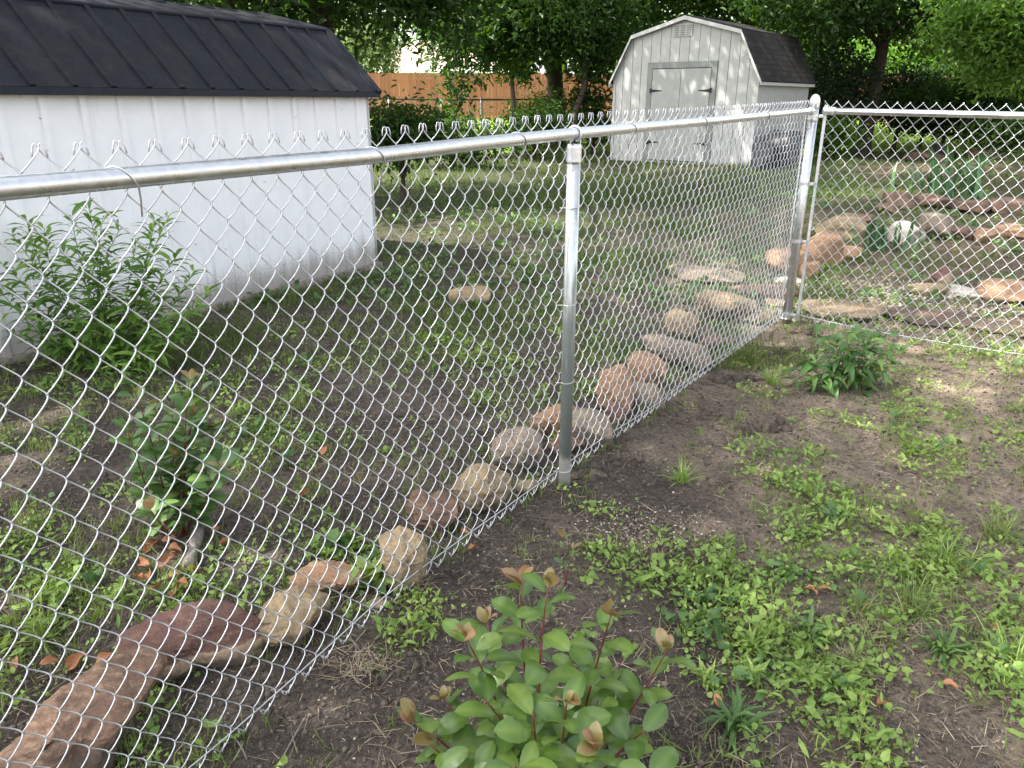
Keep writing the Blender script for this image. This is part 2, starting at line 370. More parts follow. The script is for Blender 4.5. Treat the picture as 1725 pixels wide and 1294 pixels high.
t = NT('weathered_trim'); M['trimw'] = t.done(t.ramp(t.noise(t.pos(), 9, 4), [(.3, (.46,.46,.44)), (.7, (.58,.58,.555))]), .7)
t = NT('window_glass'); M['glass'] = t.done((.03,.035,.04), .08, 0, None, .8)
t = NT('lump_black'); M['dlump'] = t.done(t.ramp(t.noise(t.pos(), 8, 3), [(.3, (.012,.012,.014)), (.7, (.03,.03,.033))]), .45)
t = NT('aged_zinc'); M['zinc'] = t.done(t.ramp(t.noise(t.pos(), 14, 4), [(.3, (.20,.21,.22)), (.7, (.36,.37,.38))]), .55, .5)

# ------------------------------------------------------------------ leaf templates
def tpl6(w=.5, fold=.10, curve=.12, mid=(.3, .68)):
    a, b = mid; h = w/2
    v = np.array([[0,0,0],[h*.92,a,fold*.8+curve*.6],[h*.8,b,fold*.7+curve*.7],[0,1,-curve],[-h*.8,b,fold*.7+curve*.7],[-h*.92,a,fold*.8+curve*.6]])
    return v, np.array([[0,1,2,3],[0,3,4,5]])
def tpl8(w=.5, fold=.06, curve=.12, mid=(.3, .68), k=(.92, .8)):
    a, b = mid; h = w/2; z1 = curve*.55; z2 = curve*.45
    v = np.array([[0,0,0],[0,a,z1],[0,b,z2],[0,1,-curve*.7],[-h*k[0],a,z1+fold],[-h*k[1],b,z2+fold],[h*k[0],a,z1+fold],[h*k[1],b,z2+fold]])
    return v, np.array([[0,6,1,4],[1,6,7,2],[4,1,2,5],[2,7,3,5]])
T_OV = tpl8(.62, .05, .14, (.28,.62), (1,.72)); T_LANCE = tpl8(.24, .03, .20); T_TREE = tpl6(.46, .05, .10); T_ROUND = tpl8(.92, .05, .06, (.35,.78), (.85,.9))
T_BLADE = (np.array([[-.42,0,0],[.42,0,0],[-.5,.33,.05],[.5,.33,.05],[-.38,.68,.02],[.38,.68,.02],[-.04,1,-.16],[.04,1,-.16]]), np.array([[0,1,3,2],[2,3,5,4],[4,5,7,6]]))
def big_leaf(w=.5, n=8, fold=.10, droop=.22, serr=.02, wave=.03, pe=.82, pr=.72):
    ts = np.linspace(0, 1, n+1); V = []; Fc = []
    for i, s_ in enumerate(ts):
        hw = w/2*(math.sin(PI*min(1, s_**pe))**pr) if 0 < s_ < 1 else .001
        if 0 < i < n: hw *= 1+serr*(1 if i % 2 else -1)
        zc = .10*math.sin(PI*s_*.9)-droop*s_*s_
        for k in (-1, -.5, 0, .5, 1):
            V.append([k*hw, s_, zc+fold*abs(k)*hw/(w/2)*.6+wave*math.sin(9*s_+k*2)*abs(k)])
    for i in range(n):
        for k in range(4):
            a = i*5+k; Fc.append([a, a+1, a+6, a+5])
    return np.array(V), np.array(Fc)
T_PH = big_leaf(.55, 10, .06, .12, .03, .012, 1.12, .58); T_WIL = big_leaf(.20, 5, .05, .30, 0, .01); T_DR = big_leaf(.30, 6, .10, .42, 0, .02)
T_DEAD = big_leaf(.5, 6, .35, .1, .05, .10)

# ------------------------------------------------------------------ world, sun, camera
SUN = np.array([-.60, -.15, .79]); SUN /= np.linalg.norm(SUN)
w = bpy.data.worlds.new('World'); SC.world = w; w.use_nodes = True; wt = w.node_tree
bg = wt.nodes['Background']; sky = wt.nodes.new('ShaderNodeTexSky'); sky.sky_type = 'NISHITA'; sky.sun_disc = False
sky.sun_elevation = math.asin(SUN[2]); sky.sun_rotation = math.atan2(SUN[0], SUN[1])
sky.dust_density = 3.0; sky.air_density = 1.0
hs = wt.nodes.new('ShaderNodeHueSaturation'); hs.inputs['Saturation'].default_value = .35
wt.links.new(sky.outputs[0], hs.inputs['Color']); wt.links.new(hs.outputs[0], bg.inputs[0]); bg.inputs[1].default_value = .15
sl = bpy.data.lights.new('sun', 'SUN'); sl.energy = 4.5; sl.angle = math.radians(.5); sl.color = (1, .955, .88)
so = bpy.data.objects.new('sun', sl); COL.objects.link(so); so.rotation_euler = Vector(-SUN).to_track_quat('-Z', 'Y').to_euler(); so.location = (-8, -2, 12)
cam = bpy.data.cameras.new('camera'); co = bpy.data.objects.new('camera', cam); COL.objects.link(co)
cam.sensor_width = 36; cam.lens = F/1725*36; cam.clip_end = 600; cam.clip_start = .05
co.location = (0, 0, H); co.rotation_euler = (PI/2-PITCH, math.radians(-.15), 0); SC.camera = co
vs = SC.view_settings; vs.view_transform = 'Standard'; vs.look = 'None'; vs.exposure = 1.95; vs.gamma = 1
SC.render.engine = 'CYCLES'

# ------------------------------------------------------------------ ground
def axis(dense0, dense1, step, lo, hi, g=1.13):
    a = list(np.arange(dense0, dense1+1e-6, step)); s = step
    while a[-1] < hi: s *= g; a.append(a[-1]+s)
    s = step
    while a[0] > lo: s *= g; a.insert(0, a[0]-s)
    return np.array(a)
xa = axis(-2.2, 3.9, .022, -150, 150); ya = axis(.8, 6.6, .022, -60, 260)
X, Y = np.meshgrid(xa, ya); Z = gh(X, Y)
nx, ny = len(xa), len(ya)
i = np.arange(ny-1)[:,None]*nx; j = np.arange(nx-1)[None,:]
g = MB().add(np.stack([X, Y, Z], -1).reshape(-1,3), np.stack([i+j, i+j+1, i+nx+j+1, i+nx+j], -1).reshape(-1,4))
tag(g.build('ground', M['soil'], smooth=True), kind='structure')

# ------------------------------------------------------------------ fence
PA = np.array([.2256, 2.8968]); PB = np.array([2.0412, 5.5008])
fd = (PB-PA)/np.linalg.norm(PB-PA); fn = np.array([-fd[1], fd[0]])      # fn points away from the camera side
LCOR = np.linalg.norm(PB-PA)
def FP(s, z, off=0.0): p_ = PA+fd*s+fn*off; return np.array([p_[0], p_[1], z])
rs = [-3.4, -1.91, -.996, -.59, -.013, .54, 1.33, LCOR]; rz_ = [1.385, 1.394, 1.402, 1.414, 1.426, 1.434, 1.445, 1.478]
def railz(s): return np.interp(s, rs, rz_)
bs = [-3.4, -1.75, -1.11, -.63, -.28, .86, LCOR]; bz = [-.07, -.070, .012, .032, .040, .022, .030]
def botz(s): return np.interp(s, bs, bz)
RD = np.array([1.198, -.905]); RD /= np.linalg.norm(RD); RN = np.array([-RD[1], RD[0]])
def RP(s, z, off=0.0): p_ = PB+RD*s+RN*off; return np.array([p_[0], p_[1], z])

def weave(mb, P, s0, s1, apex, pw, nH, zt, zb, off, wr, amp, knuckle=True):
    hw = pw/2
    k0 = int(math.floor((s0-apex)/hw)); k1 = int(math.ceil((s1-apex)/hw))
    sm = 8
    for k in range(k0, k1):
        sl_ = apex+k*hw                     # left edge of this wire's column; even k: its left edge is an apex column
        ph = 1 if k % 2 == 0 else -1        # top end sits at left edge (even) or right edge (odd)
        th = np.linspace(0, nH*PI, nH*sm+1)
        q = -np.cos(th)*ph if nH % 2 == 0 else np.cos(th)*ph
        S = np.arcsin(.975*q)/math.asin(.975)
        dq = np.sin(th)*ph if nH % 2 == 0 else -np.sin(th)*ph
        dep = np.tanh(1.6*dq)/math.tanh(1.6)*amp
        fr = th/(nH*PI)
        s_ = sl_+hw/2+S*(hw/2+wr*.6)
        jit = .0012*math.sin(k*12.9898)
        z0 = zb(sl_+hw/2); z1 = zt(sl_+hw/2)
        z = z0+fr*(z1-z0)+jit
        pts = [P(a, b, off-c) for a, b, c in zip(s_, z, dep)]
        dirx = 1 if S[-1] > 0 else -1
        e = s_[-1]; ez = z[-1]
        if knuckle:
            top = [P(e+dirx*hw*a, ez+b, off+c) for a, b, c in ((.05,.0045,-.002*dirx),(.13,.003,-.0045*dirx),(.22,-.007,-.005*dirx),(.29,-.019,-.004*dirx))]
        else:
            top = [P(e+dirx*.0022, ez+.0035, off)]
        dirb = 1 if S[0] > 0 else -1
        e = s_[0]; ez = z[0]
        bot = [P(e+dirb*hw*a, ez-b, off+c) for a, b, c in ((.45,-.016,.003*dirb),(.30,0,.004*dirb),(.14,.005,.002*dirb))]
        mb.tube(bot+pts+top, wr, 5, True, .5)

fence = empty('chain_link_fence', FP(0, 0), 'long galvanised chain link fence run crossing from the near left to the corner post', 'fence')
mb = MB(); weave(mb, FP, -3.1, LCOR-.05, .172, .0738, 34, lambda s: railz(s)+.062, botz, .032, .00165, .0080)
mb.build('wire_mesh', M['wire'], fence, smooth=True)
ss = np.linspace(-3.3, LCOR-.03, 60)
MB().tube([FP(s, railz(s)) for s in ss], .0205, 28).build('top_rail', M['rail'], fence, smooth=True)
ss = np.linspace(-3.1, LCOR-.04, 90)
MB().tube([FP(s, botz(s)+.048+.006*math.sin(s*5), .019) for s in ss], .0019, 6).build('tension_wire', M['wire'], fence, smooth=True)
lp = MB().tube([FP(0, -.12), FP(0, .7), FP(0, 1.32)], .0255, 32).build('line_post', M['post'], fence, smooth=True)
MB().lathe([(.0258,0),(.0274,.0),(.0274,.050),(.0255,.058),(.0225,.062),(.004,.063)], FP(0, 1.328), 40).build('loop_cap', M['fitting'], lp)
an = np.linspace(-.42*PI, 1.42*PI, 22)
cz = railz(0)
MB().tube([FP(-.004*math.cos(a), cz+.0255*math.sin(a), .0255*math.cos(a)) for a in an], .0048, 8).build('rail_loop', M['fitting'], lp, smooth=True)
for zz in (1.17, .80, .48, .085):
    an = np.linspace(-.15*PI, 1.15*PI, 18)
    pts = [FP(.0275*math.cos(a), zz+.006*math.cos(a), -.0275*math.sin(a)) for a in an]
    pts = [FP(.036, zz+.010, .034)]+pts+[FP(-.036, zz-.006, .034)]
    MB().tube(pts, .0016, 6).build('wire_tie', M['fitting'], lp, smooth=True)
def rail_tie(P, s, zc, par, lean=.034, tail=.080):
    an = np.linspace(1.05*PI, -.45*PI, 20); pts = []
    for i_, a in enumerate(an):
        k = i_/19
        pts.append(P(s-lean+2*lean*k, zc+.0222*math.sin(a), -.0222*math.cos(a)*-1 if False else .0222*math.cos(a+PI)*1.0))
    pts = [P(s-lean-.016, zc+.012, .030)]+pts+[P(s+lean+.012, zc-tail*.6, .018), P(s+lean+.016, zc-tail, .030)]
    MB().tube(pts, .0019, 6).build('wire_tie', M['fitting'], par, smooth=True)
for s in (-1.70, -1.02, -.36, .44, 1.20, 2.15): rail_tie(FP, s, railz(s), fence)

cpost = MB().tube([FP(LCOR, -.1), FP(LCOR, .8), FP(LCOR, 1.50)], .0325, 36).build('corner_post', M['cpost'], fence, smooth=True)
MB().lathe([(.0330,0),(.0343,.001),(.0343,.042),(.032,.062),(.025,.078),(.015,.088),(.003,.092)], FP(LCOR, 1.492), 32).build('post_cap', M['fitting'], cpost, smooth=True)
def band(z, par, dirv, wd=.022):
    b = MB(); b.lathe([(.0327,-wd/2),(.0350,-wd/2),(.0350,wd/2),(.0327,wd/2)], FP(LCOR, z), 32)
    c0 = FP(LCOR, z)+np.array([dirv[0], dirv[1], 0])*.052
    ang = math.atan2(dirv[1], dirv[0]); R = np.array([[math.cos(ang),-math.sin(ang),0],[math.sin(ang),math.cos(ang),0],[0,0,1]])
    b.box(c0, (.032, .008, wd*.95), R); 
    nrm = np.array([-dirv[1], dirv[0], 0]); cc = c0+np.array([dirv[0], dirv[1], 0])*.004
    b.tube([cc-nrm*.018, cc+nrm*.018], .006, 6)
    b.build('tension_band', M['fitting'], par, smooth=False)
for z in (1.445, 1.0, .60, .06): band(z, cpost, RD)
for z in (1.425, .035): band(z, cpost, -fd, .018)
MB().lathe([(.010,-.03),(.026,-.028),(.027,.02),(.0215,.028)], (0,0,0), 20)
MB().tube([FP(LCOR-.10, railz(LCOR-.1)), FP(LCOR-.045, 1.477)], .0245, 20).build('rail_end_cup', M['fitting'], cpost, smooth=True)
ang = math.atan2(fd[1], fd[0]); R = np.array([[math.cos(ang),-math.sin(ang),0],[math.sin(ang),math.cos(ang),0],[0,0,1]])
MB().box(FP(LCOR-.062, .78, .030), (.016, .005, 1.42), R).build('tension_bar', M['fitting'], cpost)

fence2 = empty('chain_link_fence', RP(.1, 0), 'short galvanised chain link run with pointed top going right from the corner post', 'fence')
def rz2(s): return np.interp(s, [0, 1.2, 4], [1.478, 1.462, 1.43])
def bz2(s): return np.interp(s, [0, .5, 1.2, 4], [.03, .012, .0, -.01])
mb = MB(); weave(mb, RP, .075, 3.4, .134, .0750, 34, lambda s: rz2(s)+.062, bz2, .034, .0017, .0060, False)
mb.build('wire_mesh', M['wire'], fence2, smooth=True)
MB().tube([RP(s, rz2(s)) for s in np.linspace(.10, 3.6, 20)], .0205, 24).build('top_rail', M['rail'], fence2, smooth=True)
MB().tube([RP(.065, 1.478), RP(.14, 1.477)], .0255, 24).build('rail_end_cup', M['fitting'], fence2, smooth=True)
ang = math.atan2(RD[1], RD[0]); R2 = np.array([[math.cos(ang),-math.sin(ang),0],[math.sin(ang),math.cos(ang),0],[0,0,1]])
MB().box(RP(.072, .765, .026), (.019, .006, 1.50), R2).build('tension_bar', M['fitting'], fence2)
MB().tube([RP(s, bz2(s)+.035-.012*math.sin(s*2.2), .022) for s in np.linspace(.07, 3.4, 50)], .0021, 6).build('tension_wire', M['wire'], fence2, smooth=True)
rail_tie(RP, .49, rz2(.49), fence2, .004, .03)
MB().tube([RP(3.0, -.1), RP(3.0, 1.40)], .0255, 24).build('line_post', M['cpost'], fence2, smooth=True)

# ------------------------------------------------------------------ left shed
C0 = np.array([-1.3128, 7.4712]); sw = np.array([-.51345, -.85812]); si = np.array([-.85812, .51345])
def SP(a, b, z): q = C0+sw*a+si*b; return np.array([q[0], q[1], z])   # a along the wall (towards camera), b inward
LEN = 4.9; WID = 2.66
shed = empty('metal_shed', SP(LEN/2, WID/2, 0), 'white ribbed steel shed with black gambrel roof filling the left side', 'shed')
EZ = 1.592
def ribs_panel(line_fn, length, z0, z1, spacing, first, out, ribw=.055, dep=.017):
    prof = [(0, 0)]; a = first
    while a < length:
        prof += [(a-ribw/2, 0), (a-ribw/2+.008, dep), (a+ribw/2-.008, dep), (a+ribw/2, 0)]; a += spacing
    prof.append((length, 0)); b = MB(); V = []
    for (q, d_) in prof: V += [line_fn(q, d_, z0), line_fn(q, d_, z1)]
    Fc = np.array([[2*k, 2*k+2, 2*k+3, 2*k+1] for k in range(len(prof)-1)])
    return b.add(V, Fc)
b = ribs_panel(lambda a, d_, z: SP(a, -d_, z), LEN, .05, EZ, .2553, .168, -1)
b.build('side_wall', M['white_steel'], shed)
b = MB(); g1 = [(0,.05),(0,EZ),(.489,2.10),(WID/2,2.275),(WID-.489,2.10),(WID,EZ),(WID,.05)]
b.prism([SP(.004, q, z) for q, z in g1], (0,0,0), (SP(.03,0,0)-SP(.0,0,0))); b.build('end_wall', M['white_steel'], shed)
b = MB(); b.prism([SP(LEN-.004, q, z) for q, z in g1], (0,0,0), (SP(-.03,0,0)-SP(.0,0,0))); b.build('end_wall', M['white_steel'], shed)
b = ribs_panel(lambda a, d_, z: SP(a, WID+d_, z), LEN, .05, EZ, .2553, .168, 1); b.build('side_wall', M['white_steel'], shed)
def roof_slab(b, a0, a1, q0, z0, q1, z1, th=.012):
    v = np.array([q1-q0, z1-z0]); v /= np.linalg.norm(v); n_ = np.array([-v[1], v[0]]); n_ = n_ if n_[1] > 0 else -n_
    pts = [SP(a0,q0,z0), SP(a0,q1,z1), SP(a1,q1,z1), SP(a1,q0,z0)]
    up = SP(0, n_[0]*th, n_[1]*th)-SP(0,0,0); b.prism(pts, (0,0,0), up); return n_
def roof_ribs(b, q0, z0, q1, z1, wd=.034, th=.026):
    a = -.03
    k = 0
    while a < LEN+.05:
        roof_slab(b, a, a+wd, q0, z0+.001*(k % 2), q1, z1+.001*(k % 2), th); a += .2553; k += 1
for (q0, z0, q1, z1) in ((-.075,1.600,.489,2.124),(.489,2.124,WID/2,2.300),(WID/2,2.300,WID-.489,2.124),(WID-.489,2.124,WID+.075,1.600)):
    b = MB(); roof_slab(b, -.05, LEN+.05, q0, z0, q1, z1); roof_ribs(b, q0, z0, q1, z1)
    b.build('roof_panel', M['black_steel'], shed)
b = MB(); R3 = np.column_stack([np.append(sw,0), np.append(si,0), [0,0,1]])
b.box(SP(LEN/2, -.085, 1.583), (LEN+.12, .022, .046), R3); b.box(SP(LEN/2, -.04, 1.572), (LEN+.10, .06, .012), R3)
b.build('eave_trim', M['black_trim'], shed)
b = MB(); b.tube([SP(-.06,.485,2.142), SP(LEN+.06,.485,2.142)], .018, 8); b.build('knee_trim', M['black_trim'], shed)
b = MB(); b.tube([SP(-.06,WID/2,2.312), SP(LEN+.06,WID/2,2.312)], .016, 8); b.build('ridge_cap', M['black_trim'], shed)
b = MB()
for (q0, z0, q1, z1) in ((-.085,1.598,.489,2.132),(.489,2.132,WID/2,2.306),(WID/2,2.306,WID-.489,2.132),(WID-.489,2.132,WID+.085,1.598)):
    roof_slab(b, -.058, -.02, q0, z0-.02, q1, z1-.02, .05)
b.build('rake_trim', M['black_trim'], shed)
b = MB(); b.box(SP(LEN/2, -.010, .022), (LEN+.02, .075, .055), R3); b.build('base_sill', M['sill'], shed)

# ------------------------------------------------------------------ barn
BL = G(1029, 272); th = math.radians(40); bf = np.array([math.cos(th), -math.sin(th)]); bi = np.array([math.sin(th), math.cos(th)])
uR = (1263-CX)/F
lo, hi_ = 1., 8.
for _ in range(40):
    m_ = (lo+hi_)/2; q = BL[:2]+bf*m_; u = q[0]/depth_of(np.array([q[0], q[1], 0]))
    lo, hi_ = (m_, hi_) if u < uR else (lo, m_)
BW = m_
def BP(a, d_, z): q = BL[:2]+bf*a+bi*d_; return np.array([q[0], q[1], z])
def bz_at(px, py):
    P_ = on_plane(px, py, BL[:2], bi); return (P_[:2]-BL[:2])@bf, P_[2]
eL = bz_at(1036, 127); eR = bz_at(1267, 124); kL = bz_at(1060, 60); kR = bz_at(1243, 51); pk = bz_at(1150, 27)
EVZ = (eL[1]+eR[1])/2; KZ = (kL[1]+kR[1])/2; PZ = pk[1]; KO = ((kL[0])+(BW-kR[0]))/2; BD = 3.2
barn = empty('garden_barn', BP(BW/2, BD/2, 0), 'cream wooden barn shaped shed with double doors and dark shingle roof under the trees', 'shed')
def topz(a):
    a = min(a, BW-a)
    return EVZ+(KZ-EVZ)*a/KO if a < KO else KZ+(PZ-KZ)*(a-KO)/(BW/2-KO)
RB = np.column_stack([np.append(bf,0), np.append(bi,0), [0,0,1]])
b = MB(); gp = [(0,.0),(0,EVZ),(KO,KZ),(BW/2,PZ),(BW-KO,KZ),(BW,EVZ),(BW,.0)]
b.prism([BP(min(max(a,.003),BW-.003), .0035, z-.02) for a, z in gp], (0,0,0), BP(0,BD-.02,0)-BP(0,0,0)); b.build('wall_core', M['groove'], barn)
b = MB(); np_ = 15; pw_ = BW/np_
def plank(b, a0, a1, z0, fz, d0, d1):
    b.prism([BP(a0,d0,z0), BP(a1,d0,z0), BP(a1,d0,fz(a1)), BP(a0,d0,fz(a0))], (0,0,0), BP(0,d1,0)-BP(0,d0,0))
for k in range(np_):
    a0 = k*pw_+.006; a1 = (k+1)*pw_-.006
    for c_ in (KO, BW/2, BW-KO):
        if a0 < c_ < a1: plank(b, a0, c_, .05, lambda a: topz(a)-.01, .0, .0205); a0 = c_; break
    plank(b, a0, a1, .05, lambda a: topz(a)-.01, .0, .0205)
b.build('front_wall', M['siding'], barn)
b = MB(); ns = 16
for k in range(ns):
    d0 = k*BD/ns+.005; d1 = (k+1)*BD/ns-.005
    for (x0, x1) in ((BW-.0205, BW),):
        b.prism([BP(x0,d0,.05), BP(x0,d1,.05), BP(x0,d1,EVZ), BP(x0,d0,EVZ)], (0,0,0), BP(x1,0,0)-BP(x0,0,0))
b.build('side_wall', M['siding'], barn)
MB().box(BP(.0103, BD/2, EVZ/2+.02), (.0205, BD-.01, EVZ-.06), RB).build('side_wall', M['siding'], barn)
# roof
def rslab(a0, z0, a1, z1, d0, d1, tk, name, mat):
    v = np.array([a1-a0, z1-z0]); L_ = np.linalg.norm(v); v /= L_; n_ = np.array([-v[1], v[0]]); n_ = n_ if n_[1] > 0 else -n_
    org = BP(a0, d0, z0); ex = (BP(0,1,0)-BP(0,0,0)); ey = BP(v[0],0,v[1])-BP(0,0,0); ez = np.cross(ex, ey); 
    if ez[2] < 0: ez = -ez
    me = MB().box(((d1-d0)/2, L_/2, tk/2), (d1-d0, L_, tk)); o = me.build(name, mat, None)
    from mathutils import Matrix
    Mx = Matrix([[ex[0],ey[0],ez[0],org[0]],[ex[1],ey[1],ez[1],org[1]],[ex[2],ey[2],ez[2],org[2]],[0,0,0,1]])
    o.parent = barn; o.matrix_parent_inverse = Matrix.Translation(-Vector(barn['_o'])); o.matrix_basis = Mx
sl_ = (KZ-EVZ)/KO; ov = .10
rslab(-ov, EVZ-sl_*ov, KO, KZ, -.09, BD+.09, .035, 'roof_slope', M['shingle'])
rslab(KO, KZ, BW/2, PZ, -.09, BD+.09, .035, 'roof_slope', M['shingle'])
rslab(BW/2, PZ, BW-KO, KZ, -.09, BD+.09, .035, 'roof_slope', M['shingle'])
rslab(BW-KO, KZ, BW+ov, EVZ-sl_*ov, -.09, BD+.09, .035, 'roof_slope', M['shingle'])
pts = [(-ov, EVZ-sl_*ov), (KO, KZ), (BW/2, PZ), (BW-KO, KZ), (BW+ov, EVZ-sl_*ov)]
for dd in (-.115, BD+.095):
    b = MB()
    for (a0, z0), (a1, z1) in zip(pts[:-1], pts[1:]):
        b.prism([BP(a0,dd,z0-.075), BP(a1,dd,z1-.075), BP(a1,dd,z1+.01), BP(a0,dd,z0+.01)], (0,0,0), BP(0,.025,0)-BP(0,0,0))
    b.build('rake_board', M['trimw'], barn)
b = MB()
for a_ in (-ov+.01, BW+ov-.01): b.box(BP(a_, BD/2, EVZ-sl_*ov-.035), (.025, BD+.16, .07), RB)
b.box(BP(BW+ov*.5, BD/2, EVZ-sl_*ov-.06), (ov, BD+.1, .012), RB)
b.build('eave_board', M['trimw'], barn)
# doors
dl, dt = bz_at(1100, 115); dr, _ = bz_at(1200, 113)
dlx, drx, dtop = dl, dr, dt; fw = .14
b = MB(); b.box(BP((dlx+drx)/2, -.012, dtop+fw/2), (drx-dlx+2*fw, .024, fw), RB)
b.box(BP(dlx-fw/2, -.012, (dtop+.10)/2), (fw, .024, dtop-.10), RB); b.box(BP(drx+fw/2, -.012, (dtop+.10)/2), (fw, .024, dtop-.10), RB)
b.build('door_frame', M['gtrim'], barn)
MB().box(BP((dlx+drx)/2, -.004, (dtop+.1)/2), (drx-dlx, .006, dtop-.1), RB).build('door_gap', M['iron'], barn)
mid = (dlx+drx)/2
for sd, (a0, a1) in enumerate(((dlx+.015, mid-.006), (mid+.006, drx-.015))):
    dn = MB().box(BP((a0+a1)/2, -.013, (dtop+.10)/2), (a1-a0, .022, dtop-.14), RB).build('door', M['door'], barn)
    for hz in (dtop-.52, .55):
        b = MB(); x0 = a0-.03 if sd == 0 else a1+.03; dr_ = 1 if sd == 0 else -1
        b.box(BP(x0, -.030, hz), (.06, .012, .11), RB)
        b.prism([BP(x0+dr_*.03,-.032,hz-.035), BP(x0+dr_*.32,-.032,hz-.008), BP(x0+dr_*.32,-.032,hz+.008), BP(x0+dr_*.03,-.032,hz+.035)], (0,0,0), BP(0,.008,0)-BP(0,0,0))
        b.build('hinge', M['iron'], dn)
    if sd == 0:
        b = MB(); b.box(BP(a1-.03, -.035, 1.05), (.10, .02, .07), RB); b.box(BP(a1-.0, -.05, 1.00), (.05, .02, .07), RB); b.build('latch', M['iron'], dn)
# vent
va, vz = bz_at(1151, 50)
b = MB(); b.box(BP(va, -.012, vz), (.50, .022, .28), RB); v_ = b.build('gable_vent', M['siding'], barn)
b = MB()
for q in (-.16, 0, .16):
    for k in range(5): b.box(BP(va+q, -.026, vz-.10+k*.048), (.115, .008, .030), RB)
b.build('vent_slat', M['gtrim'], v_)
b = MB(); b.box(BP(BW/2, .02, vz-.27), (BW-2*KO*.55, .004, .012), RB)
for q in (.02, BW-.02): MB().box(BP(q, -.010, EVZ/2), (.07, .02, EVZ-.1), RB).build('corner_board', M['siding'], barn)

# ------------------------------------------------------------------ far wooden fence, back chain link, house
YF = 33.5
wf = empty('wooden_fence', (10, YF, .7), 'long orange cedar picket privacy fence behind the back chain link fence', 'fence')
b = MB(); x = -12.; k = 0
while x < 42:
    z0 = float(gh(x, YF, False)); hh = 1.83+.02*math.sin(k*3.3)-.0*x; wv = .137
    b.prism([(x,YF,z0-.1),(x+wv,YF,z0-.1),(x+wv,YF,z0+hh-.04),(x+wv-.03,YF,z0+hh),(x+.03,YF,z0+hh),(x,YF,z0+hh-.04)], (0,0,0), (0,.016,0)); x += .145; k += 1
b.build('pickets', M['cedar'], wf)
b = MB()
for zz in (1.0, 1.65, 2.25): b.box((15, YF+.05, zz), (54, .04, .09))
b.build('rails', M['cedar'], wf)
for k in range(22): MB().box((-12+2.44*k, YF+.06, 1.5), (.09,.09,1.8)).build('post', M['cedar'], wf)

YC = 26.5
bfz = empty('old_chain_link_fence', (5, YC, .2), 'old dark chain link fence strung across the back of the yard', 'fence')
def bzc(x): return float(gh(x, YC, False))
MB().tube([(x, YC, H+.035+.004*(x+8)*0+.01*math.sin(x)) for x in np.linspace(-10, 32, 40)], .028, 8).build('top_rail', M['iron'], bfz, smooth=True)
for k in range(15): x = -10+3.0*k; MB().tube([(x, YC, bzc(x)-.1), (x, YC, H+.10)], .035, 8).build('post', M['zinc'], bfz, smooth=True)
b = MB(); pw = .14
for k in range(int(30/pw)):
    x0 = -8+k*pw
    for d_ in (1, -1):
        n_ = 9; xs_ = [x0+pw/2*(j % 2)*d_ for j in range(n_+1)]; zs_ = np.linspace(bzc(x0), H, n_+1)
        b.tube([(xx, YC+.03+.004*d_, zz) for xx, zz in zip(xs_, zs_)], .0035, 3, False)
b.build('wire_mesh', M['zinc'], bfz)

hx0 = at_y(600, 110, 46)[0]; hx1 = at_y(850, 110, 46)[0]; YH = 46
z_e = at_y(700, 118, YH)[2]; z_r = at_y(700, 84, YH+4)[2]+.5
house = empty('house', ((hx0+hx1)/2, YH+4, .75), 'pale brick house with pinkish shingle roof beyond the cedar fence', 'house')
b = MB(); b.box(((hx0+hx1)/2, YH+4, (z_e+.7)/2), (hx1-hx0, 8, z_e-.7)); b.build('wall', M['hbrick'], house)
b = MB(); xm = (hx0+hx1)/2; o_ = .5
V = [(hx0-o_,YH-o_,z_e),(hx1+o_,YH-o_,z_e),(hx1+o_,YH+8+o_,z_e),(hx0-o_,YH+8+o_,z_e),(hx0+3,YH+4,z_r),(hx1-3,YH+4,z_r)]
b.add(V, [(0,1,5,4),(1,2,5),(2,3,4,5),(3,0,4),(3,2,1,0)]); b.build('roof', M['hroof'], house)
b = MB(); b.box((xm, YH-o_-.02, z_e-.08), (hx1-hx0+2*o_, .08, .2)); b.build('gutter', M['white'], house)
for q in (.2, .45, .8):
    wx = hx0+(hx1-hx0)*q
    f_ = MB().box((wx, YH-.02, z_e-1.0), (1.5, .08, 1.2)).build('window', M['white'], house)
    MB().box((wx, YH-.07, z_e-1.0), (1.3, .03, 1.0)).build('pane', M['glass'], f_)

# ------------------------------------------------------------------ trees
def bez(a, b, c, n=10):
    t_ = np.linspace(0, 1, n)[:,None]; a, b, c = map(np.asarray, (a, b, c)); return a*(1-t_)**2+2*b*t_*(1-t_)+c*t_*t_
def crown_mesh(blobs, n_leaf, size, seed, clump=.32, per=34, flat=.7):
    r = np.random.default_rng(seed); b = MB(); cs = []
    vol = np.array([q[3]*q[4]*q[5] for q in blobs]); vol = vol**.75; vol /= vol.sum()
    for q, v_ in zip(blobs, vol):
        nc = max(3, int(n_leaf*v_/per))
        u = r.normal(size=(nc,3)); u /= np.linalg.norm(u, axis=1)[:,None]; rad = r.random(nc)**.42
        c = np.array(q[:3])+u*rad[:,None]*np.array(q[3:6]); cs.append(c)
    C_ = np.vstack(cs); N = len(C_)*per
    ci = np.repeat(np.arange(len(C_)), per)
    off = r.normal(size=(N,3))*clump*np.array([1,1,flat])
    pos = C_[ci]+off
    a = r.random(N)*2*PI; e = r.normal(size=N)*.5-.35
    d = np.stack([np.cos(a)*np.cos(e), np.sin(a)*np.cos(e), np.sin(e)], 1)
    up = np.stack([r.normal(size=N)*.55, r.normal(size=N)*.55, np.ones(N)], 1)
    cr = r.random(len(C_))
    b.inst(T_TREE, pos, d, up, size*(.7+.6*r.random(N)), np.clip(.6*cr[ci]+.4*r.random(N), 0, 1))
    return b, C_
